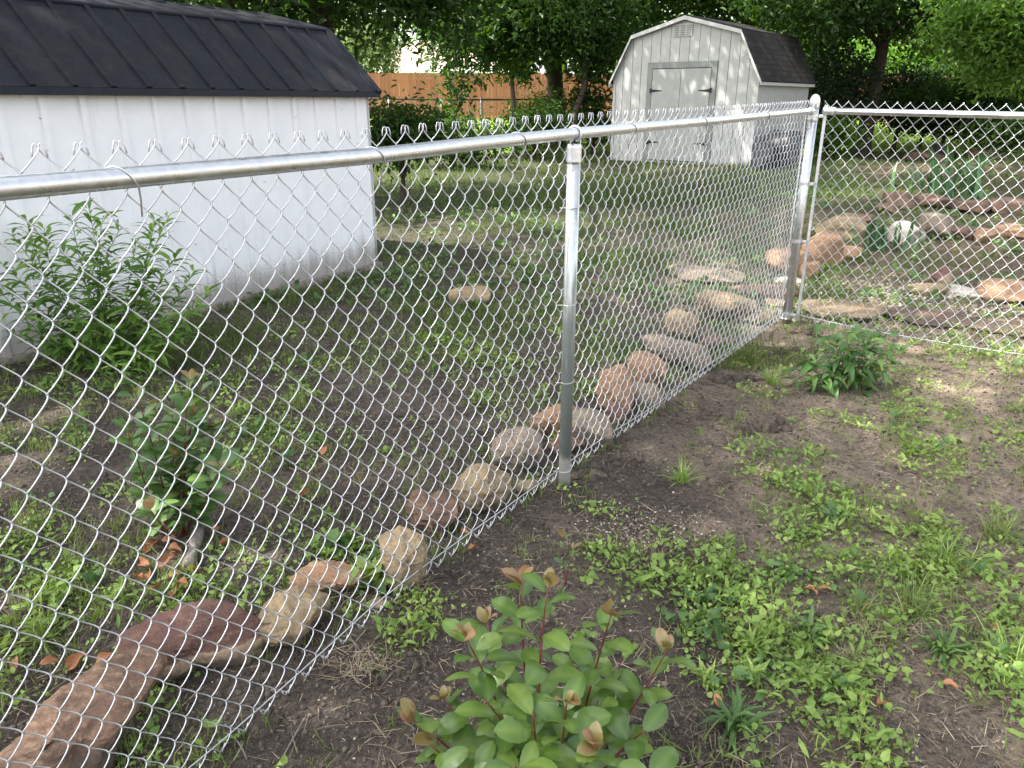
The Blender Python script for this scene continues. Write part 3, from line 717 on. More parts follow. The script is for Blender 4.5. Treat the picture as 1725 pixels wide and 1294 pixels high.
def tree(name, label, base, trunk, r0, blobs, n_leaf, size, leafm, barkm='bark', seed=1, clump=.32, per=34, group=None, limbs=14, cat='tree'):
    base = np.array(base, float)
    root = empty(name, base, label, cat, group)
    b, C_ = crown_mesh(blobs, n_leaf, size, seed, clump, per)
    r = np.random.default_rng(seed+99); tb = MB()
    ends = []
    for tr, rr in zip(trunk, r0):
        P_ = np.array(tr, float); 
        tt = np.linspace(0, len(P_)-1, 5*(len(P_)-1)+1)
        Q = np.stack([np.interp(tt, np.arange(len(P_)), P_[:,k]) for k in range(3)], 1)
        for _ in range(2): Q[1:-1] = (Q[:-2]+Q[1:-1]*2+Q[2:])/4
        rad = rr*(1-.6*np.linspace(0,1,len(Q))); rad[0] *= 1.5; rad[1] *= 1.15
        tb.tube(Q, rad, 12); ends.append(Q)
    for k in range(limbs):
        Q = ends[k % len(ends)]; i_ = int(len(Q)*(.55+.44*r.random())); s_ = Q[min(i_, len(Q)-1)]
        c = C_[r.integers(len(C_))]
        m_ = (s_+c)/2+np.array([0,0,.12*np.linalg.norm(c-s_)])
        rr = r0[k % len(r0)]*.33; tb.tube(bez(s_, m_, c, 9), np.linspace(rr, rr*.15, 9), 6)
    tb.build('trunk', M[barkm], root, smooth=True)
    b.build('crown', M[leafm], root)
    return root
def blob(px, py, Y, rx, ry, rz): p_ = at_y(px, py, Y); return (p_[0], p_[1], p_[2], rx, ry, rz)

# unseen shade tree, crown placed toward the sun to shade the near fence (trunk left of the frame)
tree('shade_tree', 'big leafy tree out of view at the left whose crown shades the near fence', (-9.5, -.5, 0), [[(-9.5,-.5,-.1),(-9.4,-.3,3),(-8.8,.2,6.5),(-8.0,1,10)]], [.38],
     [(-8.3,.8,11.6,3.1,3.0,1.8),(-4.8,4.8,12.6,2.4,2.4,1.4),(-9.4,3.5,11.6,2.6,2.8,1.6),(-6.4,-1.5,12.2,2.6,2.2,1.4)], 22000, .18, 'tree', seed=3, clump=.30, per=30, limbs=24)
# trees standing behind the shed
tree('ash_tree', 'tall tree whose trunk rises over the right end of the black roof', (at_y(540,30,13)[0], 13, 0),
     [[(at_y(540,30,13)[0]-.05,13,-.1),(at_y(541,60,13)[0],13,2.2),(at_y(546,5,13)[0],13,4),(-3.2,13.2,7)]], [.24],
     [blob(480,-90,13,2.6,2.6,1.5), blob(640,-40,12.6,.75,1.2,.8), blob(735,-30,13.2,.8,1.0,.75), blob(650,30,12.4,.35,.4,.35), blob(725,70,12.8,.28,.3,.42), blob(770,20,13,.6,.6,.5), blob(770,-170,13,2.4,2.2,1.4), blob(500,5,13.5,1.2,.6,.22), (-4.64,8.84,10.80,2.2,2.2,1.0), (-3.24,13.24,11.20,2.4,2.6,1.1), (-0.44,11.24,11.60,1.9,2.0,.9),(-6.24,6.84,10.60,2.2,2.0,.9),(-6.64,10.74,11.20,2.2,2.2,.9),(-6.44,15.24,11.60,2.4,2.4,1.0),(.2,10.8,11.6,2.2,2.0,1.0),(2.6,12.6,11.8,2.0,2.0,1.0),(-2.2,8.4,11.4,2.0,1.8,1.0)],  # the high fixed-position blobs are added out of view to shade the mid yard
     52000, .14, 'tree', seed=5, clump=.20, per=26, limbs=26)
tree('ash_tree', 'tree whose thick trunk shows above the middle of the black roof', (at_y(376,10,11.5)[0], 11.5, 0),
     [[(at_y(376,10,11.5)[0],11.5,-.1),(at_y(376,10,11.5)[0],11.5,2.6),(-4.3,11.6,6)]], [.21],
     [blob(250,-70,11.5,3.0,2.4,1.2), blob(320,0,12,1.6,.8,.25), blob(100,-20,12,1.6,1.0,.5)], 7000, .13, 'tree', seed=6, clump=.22, per=26)
# mid trees between shed and barn
def tp(px, py, Y): return at_y(px, py, Y)
q = G(935, 240); Yt = min(q[1], 26.0)
tree('forked_tree', 'dark tree with a thick double trunk left of the cream barn', (tp(935,200,Yt)[0], Yt, .2),
     [[(tp(938,240,Yt)[0],Yt,0),tp(937,190,Yt),tp(934,130,Yt),tp(925,95,Yt),tp(900,20,Yt),tp(880,-80,Yt)], [tp(940,200,Yt),tp(938,130,Yt+.2),tp(936,90,Yt),tp(945,0,Yt),tp(960,-80,Yt)]], [.30,.22],
     [blob(900,40,Yt-2,3.0,1.6,1.4), blob(820,70,Yt-2,1.6,1.2,.9), blob(980,30,Yt,2.4,1.6,1.4), blob(880,-60,Yt,4.4,3,2.4), blob(760,70,Yt-3,1.1,1,.9), blob(775,135,Yt-3.5,.45,.5,.6), blob(760,190,Yt-3.5,.5,.5,.4), (-2.84,19.24,10.90,2.8,2.2,1.0), (-1.44,16.74,11.00,2.4,2.0,1.0),(-5.44,18.74,11.40,2.4,2.0,1.0),(1.16,15.24,11.60,2.2,2.2,1.0),(2.56,19.74,11.80,2.2,2.0,1.0),(-4.04,22.74,11.60,3.0,2.0,1.2)],  # last blobs: unseen upper foliage added to block sun from barn and yard
     44000, .19, 'tree', seed=8, clump=.24, per=26, limbs=30)
tree('slim_tree', 'slender leaning tree with thin pale trunk against the cedar fence', (tp(862,230,24)[0], 24, .1),
     [[(tp(868,240,24)[0],24,0),tp(866,190,24),tp(862,130,24),tp(856,75,24),tp(850,0,24)]], [.09],
     [blob(850,20,24,1.5,1,1.0), blob(870,100,24,.7,.6,.6)], 3000, .15, 'tree_b', 'bark_l', seed=9, clump=.25, per=22)
tree('slim_tree', 'slender crooked tree beside the left wall of the barn', (tp(968,240,23)[0], 23, .1),
     [[(tp(966,240,23)[0],23,0),tp(968,190,23),tp(985,150,23),tp(985,110,23),tp(990,60,23),tp(1020,-20,23)]], [.11],
     [blob(1000,30,23,1.3,1,1.0), blob(1000,110,23.3,.5,.5,.5), blob(985,165,23.5,.6,.4,.3)], 5000, .15, 'tree', seed=10, clump=.26, per=22)
# behind barn
tree('broad_tree', 'broad dark tree rising behind the barn roof', (8.6, 29, .2), [[(8.6,29,-.1),(8.6,29,3),(8.2,29,7)]], [.35],
     [blob(1080,10,28,3.2,2,2.0), blob(1220,-10,28,3.0,2,1.5), blob(1330,30,29,2.6,1.6,1.9), blob(1150,-90,28,5,3,2.4), blob(1010,70,28,1.4,1.2,1.3)],
     17000, .20, 'tree', seed=12, clump=.27, per=26)
# right big trunk
q = G(1452, 262); Yb = q[1]
tree('leaning_tree', 'large tree with a thick curved trunk right of the barn', (q[0], Yb, q[2]),
     [[(q[0]-.05,Yb,q[2]-.1),tp(1462,200,Yb),tp(1476,130,Yb),tp(1489,70,Yb),tp(1484,0,Yb),tp(1472,-120,Yb)]], [.25],
     [blob(1500,-60,Yb,4.5,3,1.9), blob(1395,0,Yb+1.5,1.2,1.0,.9), blob(1585,25,Yb+1.5,1.5,1.2,1.1), blob(1390,-20,Yb-2,2.2,1.6,1.2), blob(1365,70,Yb+2,.9,.8,.9), blob(1650,0,Yb-2,2.4,2,1.2),(5.96,13.74,11.60,2.6,2.2,1.0),(2.16,10.24,11.80,1.8,1.8,.8)],  # final two blobs sit above the view, added to shade the right bed
     24000, .19, 'tree', seed=14, clump=.26, per=26, limbs=24)
tree('maple_tree', 'sunlit light green tree at the right edge', (tp(1740,200,17)[0]+1.5, 17, .1),
     [[(tp(1740,200,17)[0]+1.5,17,0),(tp(1740,200,17)[0]+1.2,17,3),(tp(1740,200,17)[0]+.5,17,5)]], [.16],
     [blob(1700,80,17,.95,.9,.8), blob(1640,40,17.5,.8,.9,.6), blob(1740,0,17,2.0,1.5,1.2), blob(1670,130,17.5,.45,.5,.35)],
     9000, .15, 'tree_b', seed=15, clump=.22, per=24)
# shrubs and hedge things
def bush(name, label, px, py, Y, rx, rz, n, size, m, seed, group=None, cat='bush', cl=.22, ry=None):
    c_ = at_y(px, py, Y); zb = float(gh(c_[0], Y, False)); cz_ = max(c_[2], zb+rz*.75)
    tree(name, label, (c_[0], Y, zb), [[(c_[0],Y,zb-.05),(c_[0]+.02,Y,zb+rz*.6),(c_[0]+.05,Y,zb+rz*1.1)]], [.05+.03*rz],
         [(c_[0],Y,cz_,rx,ry or rx*.8,rz)], n, size, m, 'bark', seed, cl, 24, group, 10, cat)
bush('evergreen_bush', 'rounded very dark evergreen bush left of the curved trunk', 1405, 150, 24, 1.35, 1.15, 7500, .12, 'tree_d', 21)
bush('evergreen_bush', 'dark evergreen bush filling the gap right of the curved trunk', 1520, 160, 25, 1.0, .9, 4500, .12, 'tree_d', 22)
bush('leafy_bush', 'dark leafy bush against the right end of the white shed', 672, 222, 12.5, .70, .40, 3200, .10, 'tree', 23)
bush('leafy_bush', 'loose low bush below the double trunk', 900, 215, 22, 1.1, .5, 2200, .13, 'tree', 24)
bush('leafy_bush', 'small bright bush between the slim tree and double trunk', 905, 195, 25, .8, .6, 1500, .13, 'tree_b', 25)
bush('leafy_bush', 'low spreading bush behind the white shed corner', 760, 235, 19, 1.3, .55, 2600, .12, 'tree', 26)
bush('leafy_bush', 'bush growing at the left corner of the barn', 1000, 200, 23.5, .8, .7, 1800, .13, 'tree', 27)
hk = [(1600,175,24,2.0,.75,'tree'),(1680,165,23,1.5,.85,'tree'),(1560,185,26,1.5,.6,'tree_d'),(1640,150,28,2.2,1.2,'tree'),(1730,160,26,2.0,1.4,'tree'),(1395,225,22,.8,.45,'tree_b'),(1700,215,21,1.1,.35,'tree')]
lab = ['wide dark bush behind the right fence run','tall dark bush near the right edge behind the yard','very dark low bush beside the evergreens','tall green bush standing behind the wide dark bush','tall bush at the far right edge of the yard','small bright bush at the foot of the curved trunk','low dark bush above the raised stone bed']
for k, (a, b_, c, d, e, m_) in enumerate(hk): bush('hedge_bush', lab[k], a, b_, c, d, e, int(2400*d*e+900), .14, m_, 40+k, 'bushes along the back of the yard')
bush('grey_bush', 'pale grey green tree behind the end of the shed roof', 618, 85, 38, 1.5, 1.6, 4500, .20, 'tree_g', 31, cat='tree')
far = [(560,30,55,5,4.5),(800,10,52,5,4),(950,20,50,5,4.5),(1080,60,48,4,4),(1380,70,44,3.6,3.4),(1300,10,50,5,5),(1480,60,52,5,4.5),(1600,60,42,4.5,3.6),(1700,70,46,4.5,4),(1830,30,44,5,5),(440,-10,50,6,4),(1540,110,40,2.6,2.2)]
fl = ['far sunlit tree left of the house','far sunlit tree right of the house roof','far tree behind the double trunk','far tree beside the barn peak','far bright tree right of the barn roof','far tall tree above the barn ridge','far tree behind the curved trunk','far broad tree right of the curved trunk','far sunlit tree behind the right bushes','far tree at the right edge','far tree above the black shed roof','far small bright tree between curved trunk and bushes']
for k, (a, b_, Y_, rx, rz) in enumerate(far):
    if k in (0,10) : mm = 'tree_g'
    else: mm = 'tree_b'
    c_ = at_y(a, b_, Y_)
    tree('far_tree', fl[k], (c_[0], Y_, .75), [[(c_[0],Y_,.6),(c_[0]+.2,Y_,c_[2])]], [.25], [(c_[0],Y_,c_[2],rx,rx*.7,rz), (c_[0]+rx*.4,Y_,c_[2]-rz*.5,rx*.6,rx*.5,rz*.6)],
         4200, .34, mm, 'bark', 60+k, .5, 24, 'trees beyond the cedar fence', 8)

# ------------------------------------------------------------------ rocks
def ico(sub):
    import bmesh
    bm = bmesh.new(); bmesh.ops.create_icosphere(bm, subdivisions=sub, radius=1)
    V = np.array([v.co[:] for v in bm.verts]); Fc = np.array([[v.index for v in f.verts] for f in bm.faces]); bm.free(); return V, Fc
ICO5, ICO3, ICO1 = ico(6), ico(4), ico(1)
def n3(P, s, seed):
    return (vnoise(P[:,0]*s+P[:,2]*.7*s, P[:,1]*s-P[:,2]*.5*s, seed)+vnoise(P[:,1]*s+3.3+P[:,0]*.3*s, P[:,2]*s+P[:,0]*.4*s, seed+7))-1
def rock(label, x0, y0, x1, y1, mat, q=.8, yaw=0, hf=None, seed=0, name='rock', group='sandstone rocks edging the fence', cuts=13, tilt=0, px=None, size=None, lift=0):
    r = np.random.default_rng(seed+500)
    base = G((x0+x1)/2, y1) if px is None else G(*px)
    if size is None:
        dz_ = depth_of(base); W = 1.12*(x1-x0)/F*dz_; hp = (y1-y0)/F*dz_
        dl_ = math.atan2(H-base[2], math.hypot(base[0], base[1]))
        Dp = W*q; Hh = (hp-Dp*math.sin(dl_))/math.cos(dl_)
        if hf: Hh = hf*hp; Dp = (hp-Hh*math.cos(dl_))/math.sin(dl_)
        Hh = max(Hh, .25*hp, .02); Dp = max(Dp, .1*W)
        vd = base[:2]/np.linalg.norm(base[:2]); cen = base[:2]+vd*Dp*.45
    else: W, Dp, Hh = size; cen = base[:2]
    V, Fc = ICO5 if base[1] < 2.2 else ICO3
    V = V.copy(); pw_r = 4.5; V /= (np.abs(V)**pw_r).sum(1)[:,None]**(1/pw_r)
    sk = r.normal()*.25; V[:,0] += sk*V[:,1]; V[:,0] *= 1+.22*r.normal()*V[:,1]; V[:,1] *= 1+.22*r.normal()*V[:,0]*.6
    # irregular facets
    for k in range(cuts):
        n_ = r.normal(size=3)*np.array([1,1,.8]); n_ /= np.linalg.norm(n_); d_ = .66+.36*r.random()
        ex = V@n_-d_; m_ = ex > 0; V[m_] -= np.outer(ex[m_], n_)*.97
    V = V+V/np.linalg.norm(V,axis=1)[:,None]*(.05*n3(V, 1.7, seed)+.035*n3(V, 5, seed+3)+.016*n3(V, 12, seed+5)+.006*n3(V, 30, seed+6))[:,None]
    V /= (V.max(0)-V.min(0))/2
    V *= np.array([W/2*(1/(abs(math.cos(yaw))+abs(math.sin(yaw))*Dp/max(W,1e-3)) if yaw else 1), Dp/2, Hh/2*1.25])
    ct, st_ = math.cos(tilt), math.sin(tilt)
    V = V@np.array([[ct,0,-st_],[0,1,0],[st_,0,ct]]).T
    va = math.atan2(-cen[0], cen[1]) if True else 0
    a = yaw+va; V = V@np.array([[math.cos(a),-math.sin(a),0],[math.sin(a),math.cos(a),0],[0,0,1]]).T
    cz_ = float(gh(cen[0], cen[1]))+Hh*.5*.78+lift
    C_ = np.array([cen[0], cen[1], cz_]); b = MB().add(V+C_, Fc)
    o = b.build(name, M[mat], None, loc=C_, smooth=True)
    return tag(o, label, 'rock', group)
def rock_outline(label, mat, pts, org, sc, thick, seed, group='sandstone rocks edging the fence'):
    P2 = np.array(pts, float)/sc+np.array(org); c = (P2.max(0)+P2.min(0))/2
    base = G(c[0], P2[:,1].max()); vd = base[:2]/np.linalg.norm(base[:2])
    dp_ = math.atan2(H-base[2], np.linalg.norm(base[:2])); hl_ = (P2[:,1].max()-c[1])/F*depth_of(base)
    cen = at_y(c[0], c[1], base[1]+vd[1]*(hl_*math.sin(dp_)*.95-.01)); dz_ = depth_of(cen)
    ez = cen-np.array([0,0,H]); ez /= np.linalg.norm(ez); ex = np.cross(ez, [0,0,1.]); ex /= np.linalg.norm(ex); eu = np.cross(ex, ez)
    q = P2-c; ph = np.linspace(-PI, PI, 361); Rr = np.zeros(361)
    n_ = len(q)
    for i_, a in enumerate(ph):
        d = np.array([math.cos(a), -math.sin(a)]); best = 0
        for k in range(n_):
            A_, B_ = q[k], q[(k+1) % n_]; e_ = B_-A_; den = d[0]*e_[1]-d[1]*e_[0]
            if abs(den) < 1e-9: continue
            t_ = (A_[0]*e_[1]-A_[1]*e_[0])/den; u_ = (A_[0]*d[1]-A_[1]*d[0])/den
            if t_ > 0 and -1e-6 <= u_ <= 1+1e-6: best = max(best, t_)
        Rr[i_] = best
    r = np.random.default_rng(seed+900)
    V, Fc = ICO5; V = V.copy(); pr_ = 3.2; V /= (np.abs(V)**pr_).sum(1)[:,None]**(1/pr_)
    # facets cut from the body in its own depth direction
    for k in range(12):
        nn_ = r.normal(size=3)*np.array([.7,1,.7]); nn_[1] = -abs(nn_[1]); nn_ /= np.linalg.norm(nn_); d_ = .50+.3*r.random()
        e_ = V@nn_-d_; m_ = e_ > 0; V[m_] -= np.outer(e_[m_], nn_)*.97
    rho = np.sqrt(V[:,0]**2+V[:,2]**2); a = np.arctan2(V[:,2], V[:,0]); rm = np.zeros(73); ab = ((a+PI)/(2*PI)*72).astype(int)
    np.maximum.at(rm, ab, rho); rm = np.maximum(rm, .3); mx = np.interp(a, np.linspace(-PI+PI/72, PI+PI/72, 73), rm)
    rn = np.minimum(rho/mx, 1)
    RR = np.interp(a, ph, Rr)*dz_/F*rn
    nz = .014*n3(V, 2.2, seed)+.007*n3(V, 6, seed+3)+.0035*n3(V, 13, seed+5)+.0015*n3(V, 30, seed+6)
    sc_ = min(1.3, max(.5, Rr.mean()*dz_/F/.09))
    W_ = cen+np.outer(RR*np.cos(a), ex)+np.outer(RR*np.sin(a), eu)+np.outer(V[:,1]*thick/2, ez)
    nrm = W_-cen; nrm /= np.linalg.norm(nrm, axis=1)[:,None]+1e-9
    W_ = W_+nrm*(nz*sc_)[:,None]
    lowm = (np.sin(a) < -.2) & (V[:,1] > .1); W_[lowm] += np.array([vd[0]*.03, vd[1]*.03, -.05])*(-np.sin(a[lowm])*V[lowm,1]*rn[lowm])[:,None]
    o = MB().add(W_, Fc).build('rock', M[mat], None, loc=cen, smooth=True)
    return tag(o, label, 'rock', group)
Z8, Z3, Z7, Z6 = ((0,900),3.285), ((400,850),4.3125), ((600,650),3.45), ((850,350),3.45)
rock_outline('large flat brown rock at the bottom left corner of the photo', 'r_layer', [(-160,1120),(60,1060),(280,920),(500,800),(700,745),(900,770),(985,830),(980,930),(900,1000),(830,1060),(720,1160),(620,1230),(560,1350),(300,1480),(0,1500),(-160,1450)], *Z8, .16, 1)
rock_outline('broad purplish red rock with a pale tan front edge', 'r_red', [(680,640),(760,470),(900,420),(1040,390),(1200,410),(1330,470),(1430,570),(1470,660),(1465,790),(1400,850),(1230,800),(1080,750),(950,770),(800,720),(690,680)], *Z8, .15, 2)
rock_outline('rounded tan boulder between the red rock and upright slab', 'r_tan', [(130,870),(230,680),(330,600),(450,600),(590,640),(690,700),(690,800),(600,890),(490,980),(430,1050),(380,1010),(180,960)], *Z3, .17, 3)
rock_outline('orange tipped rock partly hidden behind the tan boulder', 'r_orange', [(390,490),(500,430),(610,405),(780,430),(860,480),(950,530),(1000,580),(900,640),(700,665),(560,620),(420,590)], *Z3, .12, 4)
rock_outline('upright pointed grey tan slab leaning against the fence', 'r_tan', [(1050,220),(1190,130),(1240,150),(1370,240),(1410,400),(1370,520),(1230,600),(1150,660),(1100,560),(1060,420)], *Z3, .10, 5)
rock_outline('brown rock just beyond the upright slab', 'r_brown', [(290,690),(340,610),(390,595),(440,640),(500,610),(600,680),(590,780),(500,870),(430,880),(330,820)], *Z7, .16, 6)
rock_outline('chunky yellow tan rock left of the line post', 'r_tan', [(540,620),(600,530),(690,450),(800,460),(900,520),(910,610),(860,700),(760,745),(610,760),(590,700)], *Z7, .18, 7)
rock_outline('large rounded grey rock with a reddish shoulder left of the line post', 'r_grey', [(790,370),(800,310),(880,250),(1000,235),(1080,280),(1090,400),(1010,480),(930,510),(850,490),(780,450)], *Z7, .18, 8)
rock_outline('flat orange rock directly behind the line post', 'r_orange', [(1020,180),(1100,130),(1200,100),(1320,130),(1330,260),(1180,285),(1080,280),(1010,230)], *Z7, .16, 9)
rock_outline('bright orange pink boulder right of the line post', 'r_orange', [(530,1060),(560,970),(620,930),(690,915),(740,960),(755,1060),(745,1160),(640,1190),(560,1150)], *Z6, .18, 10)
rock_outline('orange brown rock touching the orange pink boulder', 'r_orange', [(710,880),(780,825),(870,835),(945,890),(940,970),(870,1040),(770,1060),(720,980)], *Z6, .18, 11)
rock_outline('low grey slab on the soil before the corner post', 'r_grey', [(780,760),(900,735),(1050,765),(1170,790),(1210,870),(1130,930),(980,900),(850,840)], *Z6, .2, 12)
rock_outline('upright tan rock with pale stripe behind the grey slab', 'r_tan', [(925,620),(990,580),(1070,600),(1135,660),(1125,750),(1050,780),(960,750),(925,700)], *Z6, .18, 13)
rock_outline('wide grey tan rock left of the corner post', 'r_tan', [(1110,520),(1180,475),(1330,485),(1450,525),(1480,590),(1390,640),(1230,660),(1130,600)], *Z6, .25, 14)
rock('grey brown rock just right of the line post base', 955, 668, 1035, 760, 'r_grey', .6, 0, seed=11, hf=.65)
rock('long pale flat stone among the grass behind the fence', 1128, 438, 1250, 478, 'r_grey', .6, 0, seed=17, hf=.4)
rock('reddish brown slab between the pale stone and corner post', 1222, 468, 1330, 502, 'r_brown', .6, 0, seed=18, hf=.5)
rock('squarish orange block left of the corner post', 1290, 412, 1360, 462, 'r_orange', .5, 0, seed=19, hf=.75, cuts=9)
rock('lone low tan stone in the middle of the back grass', 760, 476, 826, 514, 'r_tan', .7, 0, seed=20, hf=.5, cuts=5, group=None)
rock('pale stone low beside the squarish orange block', 1300, 458, 1350, 482, 'r_pale', .6, 0, seed=21, hf=.5)
for k_, (a0, b0, a1, b1, m_, l_) in enumerate([(1062,640,1120,690,'r_grey','small grey stone in front of the orange brown rock'),(930,720,985,772,'r_brown','dark low stone tucked behind the foot of the line post'),(1176,560,1232,590,'r_brown','small dark stone between the grey slab and the corner post'),
        (1240,520,1300,548,'r_tan','small tan stone low at the foot of the wide grey tan rock'),(870,800,905,838,'r_tan','little tan stone beside the rounded grey rock'),(1020,680,1060,716,'r_red','small reddish stone below the orange pink boulder'),(620,1000,660,1030,'r_grey','little grey stone between upright slab and tan boulder'),(1290,498,1335,520,'r_orange','small orange stone touching the base of the corner post')]):
    rock(l_, a0, b0, a1, b1, m_, .6, 0, seed=90+k_, hf=.55)
GB = 'stones bordering the garden bed past the right fence'
rock('tall rusty orange block just right of the corner post', 1352, 384, 1412, 452, 'r_orange', .6, 0, seed=22, hf=.8, group=GB, cuts=9)
rock('wide orange grey stone behind the rusty block', 1374, 358, 1458, 404, 'r_tan', .6, 0, seed=23, hf=.6, group=GB)
rock('brown stone topmost in the bed behind the corner post', 1415, 352, 1470, 384, 'r_brown', .6, 0, seed=24, hf=.6, group=GB)
rock('small orange stone low between corner post and sword leaves', 1405, 408, 1450, 434, 'r_orange', .6, 0, seed=25, hf=.6, group=GB)
rock('rusty slab low against the corner post right side', 1346, 430, 1382, 470, 'r_orange', .6, 0, seed=26, hf=.6, group=GB)
rock('square pale concrete like block beside the sword leaf plant', 1500, 372, 1552, 412, 'r_pale', .5, 0, seed=27, hf=.85, group=GB, cuts=6)
rock('mauve grey stone leaning right of the pale block', 1548, 352, 1600, 402, 'r_grey', .5, 0, seed=28, hf=.75, group=GB)
rock('dark brown stone second right of the pale block', 1590, 374, 1640, 404, 'r_brown', .5, 0, seed=29, hf=.7, group=GB)
rock('orange stone third right of the pale block', 1638, 380, 1682, 408, 'r_orange', .5, 0, seed=31, hf=.7, group=GB)
rock('flat orange stone at the right edge in the middle row', 1680, 376, 1765, 402, 'r_orange', .5, 0, seed=32, hf=.6, group=GB)
rock('reddish upright stone in the gravelly bed', 1570, 442, 1600, 482, 'r_red', .5, 0, seed=33, hf=.75, group=GB)
rock('flat tan stone left of the reddish upright stone', 1524, 466, 1588, 498, 'r_tan', .7, 0, seed=34, hf=.45, group=GB)
rock('smooth pale stone right of the reddish upright stone', 1596, 468, 1652, 502, 'r_pale', .7, 0, seed=35, hf=.5, group=GB, cuts=6)
rock('orange banded boulder at the right edge front row', 1654, 464, 1740, 512, 'r_orange', .7, 0, seed=36, hf=.6, group=GB)
rock('long flat tan paving slab right of the corner post', 1352, 500, 1490, 538, 'r_tan', .7, .1, seed=37, hf=.16, group=GB)
rock('broad flat brown grey slab behind the drooping shrub', 1480, 512, 1620, 548, 'r_brown', .7, .05, seed=38, hf=.12, group=GB)
rock('flat tan slab at the right edge behind the fence', 1640, 530, 1745, 562, 'r_tan', .7, -.05, seed=39, hf=.16, group=GB)
GR = 'dark red stones of the raised bed'
for k, (a0, b0, a1, b1, l_) in enumerate([(1482,318,1545,352,'leftmost dark red stone of the raised bed'),(1535,322,1612,350,'second dark red stone from the left of the raised bed'),(1604,330,1668,360,'dark red stone of the raised bed below the tall sword leaves'),(1660,326,1740,358,'dark red stone of the raised bed at the right edge'),(1470,338,1520,362,'low dark stone in front of the raised bed left end'),(1520,250,1600,272,'brown log like stone at the back of the yard'),(1620,248,1690,268,'pinkish stone at the back right of the yard')]):
    rock(l_, a0+6, b0, a1-6, b1, 'r_brown' if k != 6 else 'r_orange', .5, 0, seed=50+k, hf=.7, group=GR if k < 5 else None)

# ------------------------------------------------------------------ vegetation helpers
def rand_dir(r, N, e0, e1):
    a = r.random(N)*2*PI; e = np.radians(e0+(e1-e0)*r.random(N))
    return np.stack([np.cos(a)*np.cos(e), np.sin(a)*np.cos(e), np.sin(e)], 1)
def shrub(name, label, base, stems, tpl, size, spacing, leafm, stemm, seed, start=.25, elev=(5,55), rad=.004, youngm=None, nyoung=4, ysize=None, cat='shrub', bulge=.05, group=None, youngset=None):
    r = np.random.default_rng(seed); root = empty(name, base, label, cat, group)
    for st_i, (p0, p1) in enumerate(stems):
        p0 = np.array(p0, float); p1 = np.array(p1, float); L_ = np.linalg.norm(p1-p0)
        m_ = (p0+p1)/2+np.append(r.normal(size=2)*bulge*L_, 0)-np.array([0,0,-.08*L_])
        Q = bez(p0, m_, p1, 12); st = MB().tube(Q, np.linspace(rad, rad*.5, 12), 7).build('stem', M[stemm], root, smooth=True)
        n_ = max(3, int(L_*(1-start)/spacing)); tt = start+(1-start)*(np.arange(n_)+.3)/n_
        ii = tt*11; i0 = np.clip(ii.astype(int), 0, 10); f_ = (ii-i0)[:,None]; pos = Q[i0]*(1-f_)+Q[i0+1]*f_
        az = r.random()*6.28+np.arange(n_)*2.4; e = np.radians(elev[0]+(elev[1]-elev[0])*(.45*r.random(n_)+.55*tt))
        d = np.stack([np.cos(az)*np.cos(e), np.sin(az)*np.cos(e), np.sin(e)], 1)
        up = np.tile([0,0,1.], (n_,1))+r.normal(size=(n_,3))*.28+.45*np.stack([-np.sin(0*az), np.zeros(n_), np.zeros(n_)],1)
        sz = size*(.72+.5*r.random(n_))*(1-.25*tt)
        b = MB().inst(tpl, pos+d*.006, d, up, sz, r.random(n_)); b.build('foliage', M[leafm], st, smooth=True)
        if youngm and (youngset is None or st_i in youngset):
            k = nyoung; az = r.random(k)*6.28; e = np.radians(30+45*r.random(k)); d = np.stack([np.cos(az)*np.cos(e), np.sin(az)*np.cos(e), np.sin(e)], 1)
            MB().inst(tpl, np.tile(p1, (k,1)), d, np.tile([0,0,1.],(k,1))+r.normal(size=(k,3))*.4, (ysize or size*.6)*(.6+.6*r.random(k)), r.random(k)).build('young_leaves', M[youngm], st, smooth=True)
    return root

# foreground photinia
fb = np.array([.095, 1.36, float(gh(.095, 1.36))])
tops = [((700,1215),1.26),((735,1290),1.12),((787,1075),1.30),((881,985),1.42),((925,990),1.33),((1032,1035),1.40),((1126,1095),1.45),((957,1185),1.16),((850,1130),1.46),((727,1255),1.22),((1008,1262),1.12),((1052,1105),1.52),
        ((822,1050),1.52),((820,1180),1.22),((1090,1230),1.28),((900,1200),1.18),((1010,1180),1.34),((790,1290),1.12),((870,1290),1.08),((1110,1310),1.15),((750,1180),1.42),((980,1110),1.45)]
stems = []
for k, ((a, b_), Y_) in enumerate(tops):
    p1 = at_y(a, b_, Y_); p0 = fb+np.array([(p1[0]-fb[0])*.30, (p1[1]-fb[1])*.4, -.01]); stems.append((p0, p1))
shrub('photinia_shrub', 'red stemmed shrub with glossy oval leaves and coppery tips in front', fb, stems, T_PH, .097, .024, 'photinia', 'redstem', 77, .18, (-12, 38), .0036, 'young', 4, .052, youngset=(0,2,3,4,5,6,7,9,10,12,20))
q = G(955, 985); q2 = at_y(950, 905, q[1])
shrub('shrub_seedling', 'small yellowish seedling standing behind the coppery shrub', q, [(q, q2), (q, at_y(966, 925, q[1]))], T_PH, .045, .022, 'photinia_d', 'redstem', 78, .35, (10, 60), .002, 'young', 2, .035)
# photinia behind fence
q = G(292, 905)
tp2 = [(230,665),(262,690),(320,640),(345,640),(292,700),(240,760),(360,720),(300,770),(270,800),(345,800),(215,720),(330,700),(255,860),(320,860),(375,790)]
stems = []
for k, (a, b_) in enumerate(tp2):
    p1 = at_y(a, b_, q[1]+rng.normal()*.12); stems.append((q+np.array([(p1[0]-q[0])*.25, rng.normal()*.02, -.01]), p1))
shrub('photinia_shrub', 'dark green red stemmed shrub behind the fence beside the grey stick', q, stems, T_PH, .100, .022, 'photinia_d', 'redstem', 80, .2, (-5, 50), .0035, 'young', 2, .045)
